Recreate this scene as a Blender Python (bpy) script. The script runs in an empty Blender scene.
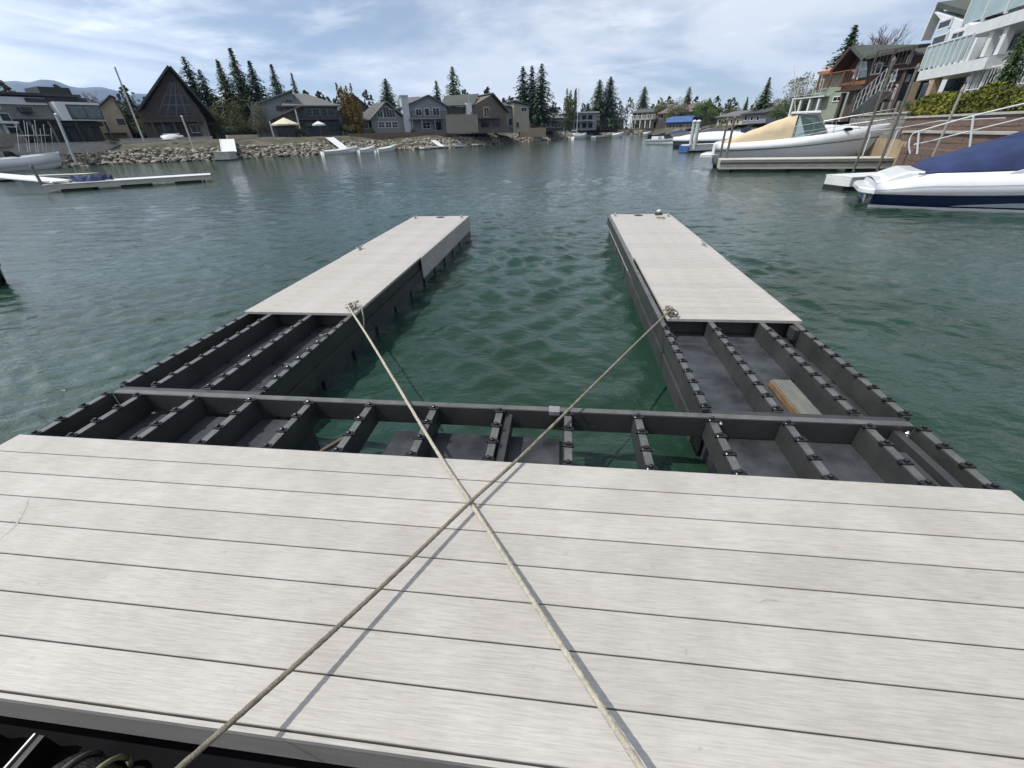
import bpy, math, random
import numpy as np
from mathutils import Vector, Matrix, noise
random.seed(7)
scn = bpy.context.scene
COL = scn.collection
WZ = -0.42                                    # water level; the dock deck is z = 0

# ---------------------------------------------------------------- camera
F, YAW, PITCH, ROLL = 408.06, 0.1298, 0.5505, -0.0328
CP = Vector((0.0, -1.548, 1.425))
_cy, _sy = math.cos(YAW), math.sin(YAW)
FW = Vector((-_sy*math.cos(PITCH), _cy*math.cos(PITCH), -math.sin(PITCH)))
_r = Vector((_cy, _sy, 0)); _u = _r.cross(FW)
RT = math.cos(ROLL)*_r + math.sin(ROLL)*_u; UP = RT.cross(FW)
cam = bpy.data.cameras.new('camera'); cam.sensor_width = 36; cam.lens = F/1024*36
cam.clip_start = 0.02; cam.clip_end = 20000
co = bpy.data.objects.new('camera', cam); COL.objects.link(co)
M3 = Matrix((RT, UP, -FW)).transposed()
co.matrix_world = Matrix.Translation(CP) @ M3.to_4x4()
scn.camera = co

def ray(x, y):
    d = FW*F + RT*(x-512) - UP*(y-384)
    return d/math.hypot(d.x, d.y)             # horizontal length 1
def at(x, y, D): return CP + ray(x, y)*D      # point at horizontal distance D
def on(x, y, z):                              # point on the level plane z
    d = ray(x, y); return CP + d*((z-CP.z)/d.z)
def zat(P, y):
    """height above P (a plan position) whose picture row is y"""
    a, b = -3.0, 60.0
    for _ in range(40):
        m = (a+b)/2; d = Vector((P[0], P[1], m))-CP
        yy = 384 - F*(d.dot(UP))/d.dot(FW) if d.dot(FW) > .05 else -1e6
        if yy < y: b = m
        else: a = m
    return (a+b)/2

# ---------------------------------------------------------------- materials
MATS = {}
def lin(c):
    return tuple(((v/255)/12.92 if v/255 <= .04045 else ((v/255+.055)/1.055)**2.4) for v in c)
def mat(name, col, rough=.6, metal=0, var=.15, scale=6, bump=0, bscale=40, stretch=(1,1,1), spec=.5, trans=0, coat=0, second=None):
    if name in MATS: return MATS[name]
    m = bpy.data.materials.new(name); m.use_nodes = True; MATS[name] = m
    nt = m.node_tree; N = nt.nodes; L = nt.links; b = N['Principled BSDF']
    b.inputs['Roughness'].default_value = rough; b.inputs['Metallic'].default_value = metal
    b.inputs['Specular IOR Level'].default_value = spec
    b.inputs['Transmission Weight'].default_value = trans; b.inputs['Coat Weight'].default_value = coat
    tc = N.new('ShaderNodeTexCoord'); mp = N.new('ShaderNodeMapping'); mp.inputs['Scale'].default_value = stretch
    L.new(tc.outputs['Object'], mp.inputs['Vector'])
    nz = N.new('ShaderNodeTexNoise'); nz.inputs['Scale'].default_value = scale; nz.inputs['Detail'].default_value = 6
    nz.inputs['Roughness'].default_value = .62
    L.new(mp.outputs[0], nz.inputs['Vector'])
    rp = N.new('ShaderNodeValToRGB'); L.new(nz.outputs['Fac'], rp.inputs[0])
    c2 = second or tuple(v*(1+var) for v in col); c1 = tuple(v*(1-var) for v in col)
    rp.color_ramp.elements[0].position = .32; rp.color_ramp.elements[1].position = .68
    rp.color_ramp.elements[0].color = (*c1, 1); rp.color_ramp.elements[1].color = (*c2, 1)
    L.new(rp.outputs[0], b.inputs['Base Color'])
    if bump:
        n2 = N.new('ShaderNodeTexNoise'); n2.inputs['Scale'].default_value = bscale; n2.inputs['Detail'].default_value = 4
        L.new(mp.outputs[0], n2.inputs['Vector'])
        bp = N.new('ShaderNodeBump'); bp.inputs['Strength'].default_value = min(1, bump); bp.inputs['Distance'].default_value = .01
        L.new(n2.outputs['Fac'], bp.inputs['Height']); L.new(bp.outputs[0], b.inputs['Normal'])
    return m

def deck_mat(name, col, along):
    """embossed composite board; grain runs along axis 0 (x) or 1 (y)"""
    m = mat(name, col, rough=.62, var=0)
    nt = m.node_tree; N = nt.nodes; L = nt.links; b = N['Principled BSDF']
    for l in list(b.inputs['Base Color'].links): L.remove(l)
    tc = N.new('ShaderNodeTexCoord'); oi = N.new('ShaderNodeObjectInfo')
    mp = N.new('ShaderNodeMapping'); L.new(tc.outputs['Object'], mp.inputs['Vector'])
    mp.inputs['Scale'].default_value = (7, 150, 1) if along == 0 else (150, 7, 1)
    ad = N.new('ShaderNodeVectorMath'); ad.operation = 'ADD'; cb = N.new('ShaderNodeCombineXYZ')
    mu = N.new('ShaderNodeMath'); mu.operation = 'MULTIPLY'; mu.inputs[1].default_value = 37
    L.new(oi.outputs['Random'], mu.inputs[0]); L.new(mu.outputs[0], cb.inputs[0]); L.new(mu.outputs[0], cb.inputs[2])
    L.new(mp.outputs[0], ad.inputs[0]); L.new(cb.outputs[0], ad.inputs[1])
    g = N.new('ShaderNodeTexNoise'); g.inputs['Scale'].default_value = 1.6; g.inputs['Detail'].default_value = 7; g.inputs['Distortion'].default_value = .35
    L.new(ad.outputs[0], g.inputs['Vector'])
    r1 = N.new('ShaderNodeValToRGB'); L.new(g.outputs['Fac'], r1.inputs[0])
    r1.color_ramp.elements[0].position = .34; r1.color_ramp.elements[1].position = .6
    r1.color_ramp.elements[0].color = (*[v*.88 for v in col], 1); r1.color_ramp.elements[1].color = (*[v*1.07 for v in col], 1)
    # dirt, scuffs and damp stains with their own shape
    d = N.new('ShaderNodeTexNoise'); d.inputs['Scale'].default_value = 2.3; d.inputs['Detail'].default_value = 8; d.inputs['Roughness'].default_value = .7
    L.new(tc.outputs['Object'], d.inputs['Vector'])
    r2 = N.new('ShaderNodeValToRGB'); L.new(d.outputs['Fac'], r2.inputs[0])
    r2.color_ramp.elements[0].position = .3; r2.color_ramp.elements[1].position = .62
    r2.color_ramp.elements[0].color = (.80, .785, .75, 1); r2.color_ramp.elements[1].color = (1, 1, 1, 1)
    m1 = N.new('ShaderNodeMix'); m1.data_type = 'RGBA'; m1.blend_type = 'MULTIPLY'; m1.inputs[0].default_value = 1
    L.new(r1.outputs[0], m1.inputs[6]); L.new(r2.outputs[0], m1.inputs[7])
    s = N.new('ShaderNodeTexNoise'); s.inputs['Scale'].default_value = 21; s.inputs['Detail'].default_value = 3
    L.new(tc.outputs['Object'], s.inputs['Vector'])
    r3 = N.new('ShaderNodeValToRGB'); L.new(s.outputs['Fac'], r3.inputs[0])
    r3.color_ramp.elements[0].position = .24; r3.color_ramp.elements[1].position = .31
    r3.color_ramp.elements[0].color = (.72, .70, .66, 1); r3.color_ramp.elements[1].color = (1, 1, 1, 1)
    m2 = N.new('ShaderNodeMix'); m2.data_type = 'RGBA'; m2.blend_type = 'MULTIPLY'; m2.inputs[0].default_value = .7
    L.new(m1.outputs[2], m2.inputs[6]); L.new(r3.outputs[0], m2.inputs[7])
    # board to board tone
    hv = N.new('ShaderNodeMapRange'); hv.inputs[3].default_value = .95; hv.inputs[4].default_value = 1.04
    L.new(oi.outputs['Random'], hv.inputs[0])
    m3 = N.new('ShaderNodeVectorMath'); m3.operation = 'SCALE'
    L.new(m2.outputs[2], m3.inputs[0]); L.new(hv.outputs[0], m3.inputs['Scale'])
    L.new(m3.outputs[0], b.inputs['Base Color'])
    bp = N.new('ShaderNodeBump'); bp.inputs['Strength'].default_value = .8; bp.inputs['Distance'].default_value = .0020
    L.new(g.outputs['Fac'], bp.inputs['Height']); L.new(bp.outputs[0], b.inputs['Normal'])
    return m

DECK = deck_mat('composite_deck', (.385, .363, .336), 0)
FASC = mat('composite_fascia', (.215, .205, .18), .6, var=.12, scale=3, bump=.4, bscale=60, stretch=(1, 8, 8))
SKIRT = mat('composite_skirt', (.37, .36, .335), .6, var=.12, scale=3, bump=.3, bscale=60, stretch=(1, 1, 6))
JOIST = mat('recycled_plastic_joist', (.036, .037, .036), .48, var=.3, scale=4, bump=.2, bscale=30, stretch=(1, 1, 1), spec=.4)
JOISTD = mat('dark_plastic_beam', (.034, .035, .035), .48, var=.25, spec=.4, scale=4, bump=.2, bscale=30)
FLOAT = mat('float_plastic', (.026, .029, .033), .36, var=.5, scale=4, bump=.35, bscale=9, second=(.062, .066, .072))
CLIP = mat('black_clip', (.008, .008, .009), .3, var=.1)
BOLT = mat('zinc_bolt', (.6, .6, .6), .3, 1)
GALV = mat('galvanised_steel', (.38, .38, .37), .45, .7, var=.2, scale=20)
ROPE = mat('braided_rope', (.40, .37, .29), .85, var=.25, scale=60, bump=.8, bscale=260)
WOOD = mat('pale_lumber', (.42, .35, .25), .7, var=.25, scale=8, stretch=(8, 1, 8))
WHITE = mat('white_gelcoat', (.64, .65, .66), .25, var=.04, scale=2, coat=.3)
OFFW = mat('white_paint', (.56, .57, .56), .5, var=.08, scale=3)
NAVY = mat('navy_gelcoat', (.012, .022, .075), .2, var=.15, coat=.4)
BLUEC = mat('blue_canvas', (.012, .024, .082), .85, var=.3, scale=3, bump=.5, bscale=6)
TANC = mat('tan_canvas', (.50, .405, .26), .85, var=.12, scale=2, bump=.6, bscale=4)
TARP = mat('blue_tarp', (.03, .085, .24), .55, var=.3, scale=3)
GLASS = mat('dark_glass', (.010, .013, .016), .08, var=.5, scale=1.5, spec=.35)
GLASSG = mat('green_tinted_glass', (.025, .065, .06), .06, var=.5, scale=2, spec=.8)
FROST = mat('frosted_railing_glass', (.28, .36, .36), .12, var=.15, scale=1, spec=.8)
BLACK = mat('black_rubber', (.014, .014, .015), .6, var=.3, scale=30, bump=1, bscale=90)
DKWOOD = mat('dark_brown_siding', (.055, .042, .036), .7, var=.35, scale=2, stretch=(6, 1, .6))
REDWOOD = mat('red_brown_siding', (.062, .027, .021), .65, var=.3, scale=2, stretch=(1, 1, 6))
REDRAIL = mat('red_stained_wood', (.17, .068, .034), .65, var=.3, scale=4)
GREYS = mat('grey_siding', (.15, .16, .165), .7, var=.18, scale=1.2, stretch=(1, 1, 8))
GREYB = mat('blue_grey_siding', (.17, .185, .20), .7, var=.18, scale=1.2, stretch=(1, 1, 8))
CHARC = mat('charcoal_siding', (.035, .037, .042), .7, var=.3, scale=1.2, stretch=(6, 1, 1))
BEIGE = mat('beige_siding', (.27, .245, .19), .75, var=.15, scale=1.2, stretch=(8, 1, .5))
TANW = mat('tan_stucco', (.42, .35, .25), .8, var=.12, scale=2)
GREENW = mat('sage_green_siding', (.22, .25, .19), .7, var=.15, scale=1.2, stretch=(1, 1, 8))
WHITEW = mat('white_siding', (.62, .64, .67), .6, var=.06, scale=1.2, stretch=(1, 1, 8))
ROOFG = mat('grey_shingle_roof', (.11, .108, .105), .85, var=.3, scale=4, bump=.6, bscale=30)
ROOFD = mat('dark_shingle_roof', (.042, .042, .045), .85, var=.35, scale=4, bump=.6, bscale=30)
ROOFGR = mat('green_grey_roof', (.060, .070, .058), .8, var=.25, scale=4, bump=.5, bscale=30)
ROOFO = mat('orange_brown_roof', (.36, .18, .09), .85, var=.25, scale=4, bump=.5, bscale=30)
STONE = mat('stone_wall', (.20, .185, .16), .9, var=.45, scale=5, bump=1, bscale=14)
PALER = mat('dull_white_rail', (.36, .37, .37), .5)
STEPW = mat('timber_retaining', (.13, .085, .065), .85, var=.35, scale=3, stretch=(1, 1, 8))
CONC = mat('concrete', (.34, .33, .30), .85, var=.2, scale=2, bump=.3, bscale=20)
TANF = mat('tan_fence_wood', (.36, .27, .17), .8, var=.3, scale=4, stretch=(10, 10, 1))
DOCKS = mat('weathered_dock_side', (.36, .35, .30), .75, var=.25, scale=2, stretch=(1, 1, 10))
POLE = mat('weathered_steel_pole', (.13, .125, .11), .6, .3, var=.3, scale=5)
PALEP = mat('pale_grey_post', (.40, .42, .42), .5, var=.15, scale=4)
BARK = mat('bark', (.07, .048, .034), .9, var=.4, scale=6, bump=1, bscale=20)
TWIG = mat('bare_twigs', (.16, .12, .10), .9, var=.25, scale=4)
def leaf(name, col, var=.45):
    m = mat(name, col, .7, var=var, scale=1.1, spec=.2); return m
CONI = leaf('conifer_needles', (.072, .112, .045)); CONI2 = leaf('dark_conifer_needles', (.052, .080, .040))
OLIVE = leaf('olive_foliage', (.12, .13, .05)); GOLD = leaf('golden_spring_foliage', (.20, .13, .035))
FRESH = leaf('fresh_green_foliage', (.085, .14, .035)); HEDGE = leaf('yellow_green_hedge', (.11, .115, .018), .7)
PALEG = leaf('pale_budding_foliage', (.14, .15, .09))

# ---------------------------------------------------------------- mesh helpers
class MB:
    def __init__(s): s.v = []; s.f = []
    def add(s, vs, fs):
        n = len(s.v); s.v += [tuple(v) for v in vs]; s.f += [tuple(i+n for i in f) for f in fs]; return s
    def box(s, x0, x1, y0, y1, z0, z1):
        return s.add([(x0,y0,z0),(x1,y0,z0),(x1,y1,z0),(x0,y1,z0),(x0,y0,z1),(x1,y0,z1),(x1,y1,z1),(x0,y1,z1)],
                     [(0,3,2,1),(4,5,6,7),(0,1,5,4),(1,2,6,5),(2,3,7,6),(3,0,4,7)])
    def cbox(s, x0, x1, y0, y1, z0, z1, c):
        """box with chamfered top and vertical edges"""
        r = [(x0+c,y0),(x1-c,y0),(x1,y0+c),(x1,y1-c),(x1-c,y1),(x0+c,y1),(x0,y1-c),(x0,y0+c)]
        cx, cy = (x0+x1)/2, (y0+y1)/2
        q = [(a+(c if a < cx else -c), b+(c if b < cy else -c)) for a, b in r]
        vs = [(a,b,z0) for a,b in r]+[(a,b,z1-c) for a,b in r]+[(a,b,z1) for a,b in q]
        fs = [tuple(range(7,-1,-1)), tuple(range(16,24))]
        for k in range(2):
            for i in range(8):
                j = (i+1) % 8; fs.append((k*8+i, k*8+j, k*8+8+j, k*8+8+i))
        return s.add(vs, fs)
    def prism(s, poly, y0, y1):
        """poly of (x,z) counter-clockwise seen from -y, extruded y0..y1"""
        n = len(poly)
        vs = [(x,y0,z) for x,z in poly]+[(x,y1,z) for x,z in poly]
        fs = [tuple(range(n)), tuple(range(2*n-1, n-1, -1))]
        for i in range(n):
            j = (i+1) % n; fs.append((i, n+i, n+j, j))
        return s.add(vs, fs)
    def prismx(s, poly, x0, x1):
        """poly of (y,z), extruded x0..x1"""
        n = len(poly)
        vs = [(x0,y,z) for y,z in poly]+[(x1,y,z) for y,z in poly]
        fs = [tuple(range(n-1,-1,-1)), tuple(range(n, 2*n))]
        for i in range(n):
            j = (i+1) % n; fs.append((i, j, n+j, n+i))
        return s.add(vs, fs)
    def slab(s, pts, t):
        """a polygon in space thickened by t along its normal"""
        P = [Vector(p) for p in pts]; n = (P[1]-P[0]).cross(P[2]-P[0]).normalized()*t
        k = len(P); vs = P+[p+n for p in P]
        fs = [tuple(range(k-1,-1,-1)), tuple(range(k, 2*k))]
        for i in range(k):
            j = (i+1) % k; fs.append((i, j, k+j, k+i))
        return s.add(vs, fs)
    def tube(s, pts, r, n=8, r2=None, caps=True, lobe=0, pitch=0):
        P = [Vector(p) for p in pts]; m = len(P); L = 0; base = len(s.v)
        t0 = (P[1]-P[0]).normalized(); a = Vector((0,0,1)) if abs(t0.z) < .9 else Vector((1,0,0))
        u = t0.cross(a).normalized()
        for i, p in enumerate(P):
            t = (P[min(i+1,m-1)]-P[max(i-1,0)]).normalized()
            u = (u - t*u.dot(t)).normalized(); w = t.cross(u)
            if i: L += (p-P[i-1]).length
            rr = r if r2 is None else r+(r2-r)*i/(m-1)
            for k in range(n):
                th = 2*math.pi*k/n
                q = rr*(1+(lobe*abs(math.cos(1.5*(th+pitch*L))) - lobe*.5 if lobe else 0))
                s.v.append(tuple(p+u*math.cos(th)*q+w*math.sin(th)*q))
        for i in range(m-1):
            for k in range(n):
                j = (k+1) % n; s.f.append((base+i*n+k, base+i*n+j, base+(i+1)*n+j, base+(i+1)*n+k))
        if caps:
            s.f.append(tuple(base+k for k in range(n-1,-1,-1))); s.f.append(tuple(base+(m-1)*n+k for k in range(n)))
        return s
    def lathe(s, prof, c=(0,0,0), n=16):
        base = len(s.v)
        for r, z in prof:
            for k in range(n):
                th = 2*math.pi*k/n; s.v.append((c[0]+r*math.cos(th), c[1]+r*math.sin(th), c[2]+z))
        for i in range(len(prof)-1):
            for k in range(n):
                j = (k+1) % n; s.f.append((base+i*n+k, base+i*n+j, base+(i+1)*n+j, base+(i+1)*n+k))
        s.f.append(tuple(base+k for k in range(n-1,-1,-1))); s.f.append(tuple(base+(len(prof)-1)*n+k for k in range(n)))
        return s
    def rock(s, c, r, seed):
        rnd = random.Random(seed); t = (1+5**.5)/2
        vs = [(-1,t,0),(1,t,0),(-1,-t,0),(1,-t,0),(0,-1,t),(0,1,t),(0,-1,-t),(0,1,-t),(t,0,-1),(t,0,1),(-t,0,-1),(-t,0,1)]
        fs = [(0,11,5),(0,5,1),(0,1,7),(0,7,10),(0,10,11),(1,5,9),(5,11,4),(11,10,2),(10,7,6),(7,1,8),(3,9,4),(3,4,2),(3,2,6),(3,6,8),(3,8,9),(4,9,5),(2,4,11),(6,2,10),(8,6,7),(9,8,1)]
        sx, sy, sz = rnd.uniform(.7,1.3), rnd.uniform(.7,1.3), rnd.uniform(.5,.9); a = rnd.uniform(0,6.28)
        out = []
        for x, y, z in vs:
            k = r*.5*rnd.uniform(.75,1.2); x, y = x*sx, y*sy
            out.append((c[0]+k*(x*math.cos(a)-y*math.sin(a)), c[1]+k*(x*math.sin(a)+y*math.cos(a)), c[2]+k*z*sz))
        return s.add(out, fs)
    def build(s, name, m, parent=None, world=True, smooth=False):
        me = bpy.data.meshes.new(name)
        vs = s.v
        if parent is not None and world:
            R = root_matrix(parent).inverted(); vs = [tuple(R @ Vector(v)) for v in vs]
        me.from_pydata(vs, [], s.f); me.materials.append(m)
        if smooth: me.polygons.foreach_set('use_smooth', [True]*len(me.polygons))
        me.validate(); me.update()
        o = bpy.data.objects.new(name, me); COL.objects.link(o)
        if parent is not None: o.parent = parent
        return o
ROOTM = {}
def root_matrix(o):
    while o.parent: o = o.parent
    return ROOTM.get(o.name, Matrix.Identity(4))
def tag(o, label=None, cat=None, group=None, kind=None):
    if label: o['label'] = label
    if cat: o['category'] = cat
    if group: o['group'] = group
    if kind: o['kind'] = kind
    return o
def thing(name, label, cat, loc=(0,0,0), rz=0, group=None):
    o = bpy.data.objects.new(name, None); o.empty_display_size = .2; COL.objects.link(o)
    o.location = loc; o.rotation_euler = (0,0,rz)
    ROOTM[o.name] = Matrix.Translation(Vector(loc)) @ Matrix.Rotation(rz, 4, 'Z')
    return tag(o, label, cat, group)
def single(mb, name, label, cat, m, loc=(0,0,0), group=None, smooth=False, kind=None):
    """a thing that is one mesh, its origin moved to loc"""
    L = Vector(loc); mb.v = [tuple(Vector(v)-L) for v in mb.v]
    o = mb.build(name, m, smooth=smooth); o.location = L
    return tag(o, label, cat, group, kind)
def copy_tree(o, parent=None):
    c = o.copy(); COL.objects.link(c)
    if parent is not None: c.parent = parent
    else: ROOTM[c.name] = Matrix.Identity(4)
    for ch in list(o.children): copy_tree(ch, c)
    return c
def bevel(o, w, seg=2):
    b = o.modifiers.new('bevel', 'BEVEL'); b.width = w; b.segments = seg; b.limit_method = 'ANGLE'; return o

# ================================================================ THE FLOATING DOCK
BW = .1445; DX0, DX1 = -3.13, 2.035
dock = thing('floating_dock', 'pale grey composite floating dock with two fingers and an open unfinished black frame', 'dock', (-.5, 0, 0))
# main deck: eight boards running across
for k in range(8):
    MB().cbox(DX0, DX1, -(k+1)*BW+.0045, -k*BW, -.025, 0, .002).build('deck_board', DECK, dock)
yF = -8*BW
MB().box(DX0, DX1, yF-.014, yF-.001, -.034, -.007).build('edge_trim', DECK, dock)
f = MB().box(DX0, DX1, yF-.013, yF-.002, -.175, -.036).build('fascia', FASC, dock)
# scuffs on the boards: a curved rubber mark at the left, a smudge by the frayed rope
SCUFF = mat('scuffed_composite', (.285, .275, .255), .7, var=.25, scale=40)
def ribbon(pts, w, nm):
    m = MB(); P = [Vector((p.x, p.y, .0006)) for p in pts]
    for i, p in enumerate(P):
        t = (P[min(i+1, len(P)-1)]-P[max(i-1, 0)]).normalized(); k = w*math.sin(math.pi*(i+.4)/(len(P)-.2))*(.7+.3*math.sin(i*2.3))
        m.v += [tuple(p+Vector((-t.y, t.x, 0))*k), tuple(p-Vector((-t.y, t.x, 0))*k)]
    for i in range(len(P)-1): m.f.append((2*i, 2*i+1, 2*i+3, 2*i+2))
    return m.build(nm, SCUFF, dock)
ribbon([on(x, y, 0) for x, y in ((29, 497), (27, 505), (24, 512), (20, 519), (15, 526), (8, 533), (0, 539), (-8, 545))], .006, 'scuff_mark')
ribbon([on(x, y, 0) for x, y in ((321, 666), (324, 664.5), (327, 664), (330, 665), (332, 667))], .008, 'scuff_mark')
ribbon([on(x, y, 0) for x, y in ((335, 524), (342, 527), (350, 529))], .004, 'scuff_mark')
ribbon([on(x, y, 0) for x, y in ((760, 602), (768, 600), (779, 601))], .005, 'scuff_mark')
# fingers, 37 boards each
yN, yE = 1.94, 7.285; nb = 37; step = (yE-yN)/nb
for (a, b) in ((-3.10, -1.945), (.945, 2.05)):
    proto = MB().cbox(a, b, 0, step-.004, -.025, 0, .002); proto.v = [(v[0]+.5, v[1], v[2]) for v in proto.v]
    p0 = proto.build('deck_board', DECK, dock, world=False); p0.location.y = yN
    for k in range(1, nb):
        c = p0.copy(); COL.objects.link(c); c.parent = dock; c.location.y = yN+k*step
# joists, with a paler strip on top that paints in their sunlit look
LITTOP = mat('painted_lit_top', (.085, .088, .085), .5, var=.35, scale=9, spec=.5)
JX = [-3.08, -2.83, -2.41, -2.0, -1.59, -1.18, -.76, -.345, .07, .48, .90, 1.31, 1.73, 2.005]
full = {0, 1, 2, 3, 10, 11, 12, 13}
for i, x in enumerate(JX):
    ys = [(-1.15, .495)] + ([(.59, yE-.02)] if i in full else [])
    for y0, y1 in ys:
        bevel(MB().box(x-.022, x+.022, y0, y1, -.17, -.026).build('joist', JOIST, dock), .003)
        MB().box(x-.0205, x+.0205, y0+.004, y1-.004, -.0255, -.0235).build('joist_painted_lit_top', LITTOP, dock)
# wider kicker plates seen beside some joists, lower than their tops
for x, y0, y1 in [(1.363, .60, 1.45), (1.783, .60, 1.93), (-.291, .03, .49), (1.80, .03, .3), (1.90, .03, .49)]:
    MB().box(x-.022, x+.022, y0, y1, -.165, -.055).build('sister_joist', JOISTD, dock)
bevel(MB().box(-3.06, 1.985, .497, .545, -.168, -.028).build('cross_beam', JOISTD, dock), .003)
for a, b in ((-3.06, -2.0), (.925, 1.985)):
    bevel(MB().box(a, b, .547, .588, -.168, -.031).build('cross_beam', JOISTD, dock), .003)
MB().box(-3.055, 1.98, .500, .542, -.0275, -.0255).build('beam_painted_lit_top', LITTOP, dock)  # paler beam top, sunlight put into the colour
MB().box(-.045, .02, .488, .55, -.05, -.024).build('beam_bracket', GALV, dock)
# blocking between the joists under the first finger boards
for a in (0, 1, 2, 10, 11, 12):
    MB().box(JX[a]+.024, JX[a+1]-.024, 2.02, 2.06, -.165, -.028).build('blocking', JOISTD, dock)
MB().box(1.94, 1.982, 1.80, 1.90, -.12, -.03).build('blocking', JOIST, dock)
# clips: every board position on every exposed joist
def clip_mb():
    m = MB(); m.cbox(-.019, .019, -.014, .014, 0, .009, .003); m.lathe([(.010,.009),(.010,.016),(.006,.018)], n=6)
    m.box(-.026, -.018, -.010, .010, -.002, .005); m.box(.018, .026, -.010, .010, -.002, .005)
    return m
spots = []
for i, x in enumerate(JX):
    for k in range(4): spots.append((x, .035+k*BW))
    if i in full:
        for k in range(4, 13): spots.append((x, .035+k*BW))
spots.sort(key=lambda s: (Vector((s[0], s[1], 0))-CP).length)
cp = clip_mb().build('deck_clip', CLIP, dock, world=False)
for k, (x, y) in enumerate(spots[:100]):
    c = cp if k == 0 else cp.copy()
    if k: COL.objects.link(c); c.parent = dock
    c.location = (x+.5, y, -.0236); c.scale = (1.25, 1.25, 1.35); c.rotation_euler.z = random.uniform(-.12, .12)
rest = MB()
for x, y in spots[100:]:
    m = clip_mb(); rest.add([(v[0]+x, v[1]+y, v[2]-.0236) for v in m.v], m.f)
tag(rest.build('deck_clips', CLIP, dock), kind='stuff')
# float tanks
for a, b in ((-3.03, -1.62), (.955, 2.06)):
    y = -1.10+.0
    while y < 7.1:
        o = MB().cbox(a, (-1.99 if y > .5 and b < 0 else b), y, y+.572 if abs(y-.06) > .01 or b > 0 else y+.43, -.62, -.172, .02).build('float_tank', FLOAT, dock); y += .58
for a, b in ((-1.03, .045),):
    MB().cbox(a, b, -1.1, .44, -.62, -.176, .02).build('float_tank', FLOAT, dock)
MB().tube([(-1.52, .0, -.27), (-1.47, .22, -.235), (-1.38, .38, -.24), (-1.27, .46, -.3)], .016, 8).build('hose', mat('brown_hose', (.12, .09, .07), .6), dock)
# ribs of the float tanks on the inner faces of the slip
for xs, sg in ((-1.99+.001, 1), (.955-.001, -1)):
    y = .62
    while y < 7.0:
        MB().cbox(min(xs, xs+sg*.018), max(xs, xs+sg*.018), y+.02, y+.52, -.60, -.21, .006).build('float_rib', FLOAT, dock); y += .58
for xs in (-1.965, .865):
    MB().box(xs-.012, xs+.012, .60, 3.98, -.30, -.172).build('side_rail', JOIST, dock)
# pale skirts round the outer finger ends
for xa, xb, xi in ((-3.10, -1.945, 1), (.945, 2.05, -1)):
    for x in (xa, xb):
        s = -1 if x == xa else 1
        y0 = 4.0
        MB().box(min(x, x+s*.014), max(x, x+s*.014), y0, yE+.014, -.29, -.004).build('skirt', SKIRT, dock)
    MB().box(xa+.002, xb-.002, yE+.001, yE+.014, -.29, -.004).build('skirt', SKIRT, dock)
# bolts
for x, y in ((.955, .484), (1.955, .484), (1.94, .47)):
    MB().lathe([(.013,0),(.013,.008),(.009,.012),(.004,.02)], c=(x, y, -.06 if x < 1.95 else -.09), n=8).build('bolt', BOLT, dock)
# cleats (each a base plate, two feet and a pair of horns)
def cleat(x, y, rz, s=1.0):
    m = MB(); m.cbox(-.035*s, .035*s, -.018*s, .018*s, 0, .006*s, .002)
    m.tube([(-.022*s,0,.004*s),(-.018*s,0,.03*s)], .008*s, 8); m.tube([(.022*s,0,.004*s),(.018*s,0,.03*s)], .008*s, 8)
    m.tube([(-.085*s,0,.042*s),(-.05*s,0,.036*s),(0,0,.033*s),(.05*s,0,.036*s),(.085*s,0,.042*s)], .009*s, 8)
    o = m.build('cleat', GALV, dock, world=False, smooth=True); o.location = (x+.5, y, 0); o.rotation_euler.z = rz
for x, y, rz in ((-3.0, 7.05, 1.5), (-2.05, 7.1, 1.6), (-3.02, 4.45, 1.5), (-2.02, 2.06, 1.35), (1.0, 7.1, 1.5), (1.98, 7.0, 1.6), (1.98, 4.65, 1.6), (1.0, 2.03, 1.7)):
    cleat(x, y, rz, 1.1)
for x in (-2.5, 1.45):        # dark oval lifting holes near the finger tips
    MB().lathe([(.085, .0), (.085, .004), (.06, .006)], c=(x, 7.14, .0005), n=20).build('cover_plate', BLACK, dock)
# dome light at the right fingertip and the coil of line beside it
lt = thing('dome_light', 'small black domed dock light at the tip of the right finger', 'dock light', (1.83, 7.16, 0))
MB().lathe([(.07,0),(.07,.03),(.055,.05)], n=18).build('base', BLACK, lt, world=False)
MB().lathe([(.05,.05),(.046,.075),(.03,.095),(.008,.10)], n=18).build('lens', mat('pale_lens', (.45,.45,.42), .2), lt, world=False, smooth=True)
pts = [(1.80+.055*math.cos(t)*(1+t*.012), 6.83+.09*math.sin(t)*(1+t*.012), .012+.0012*t) for t in np.linspace(0, 19, 70)]
single(MB().tube(pts, .008, 6), 'rope_coil', 'small coil of white line lying beside the dome light on the right finger', 'rope', ROPE, (1.8, 6.83, 0), smooth=True)

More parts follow.
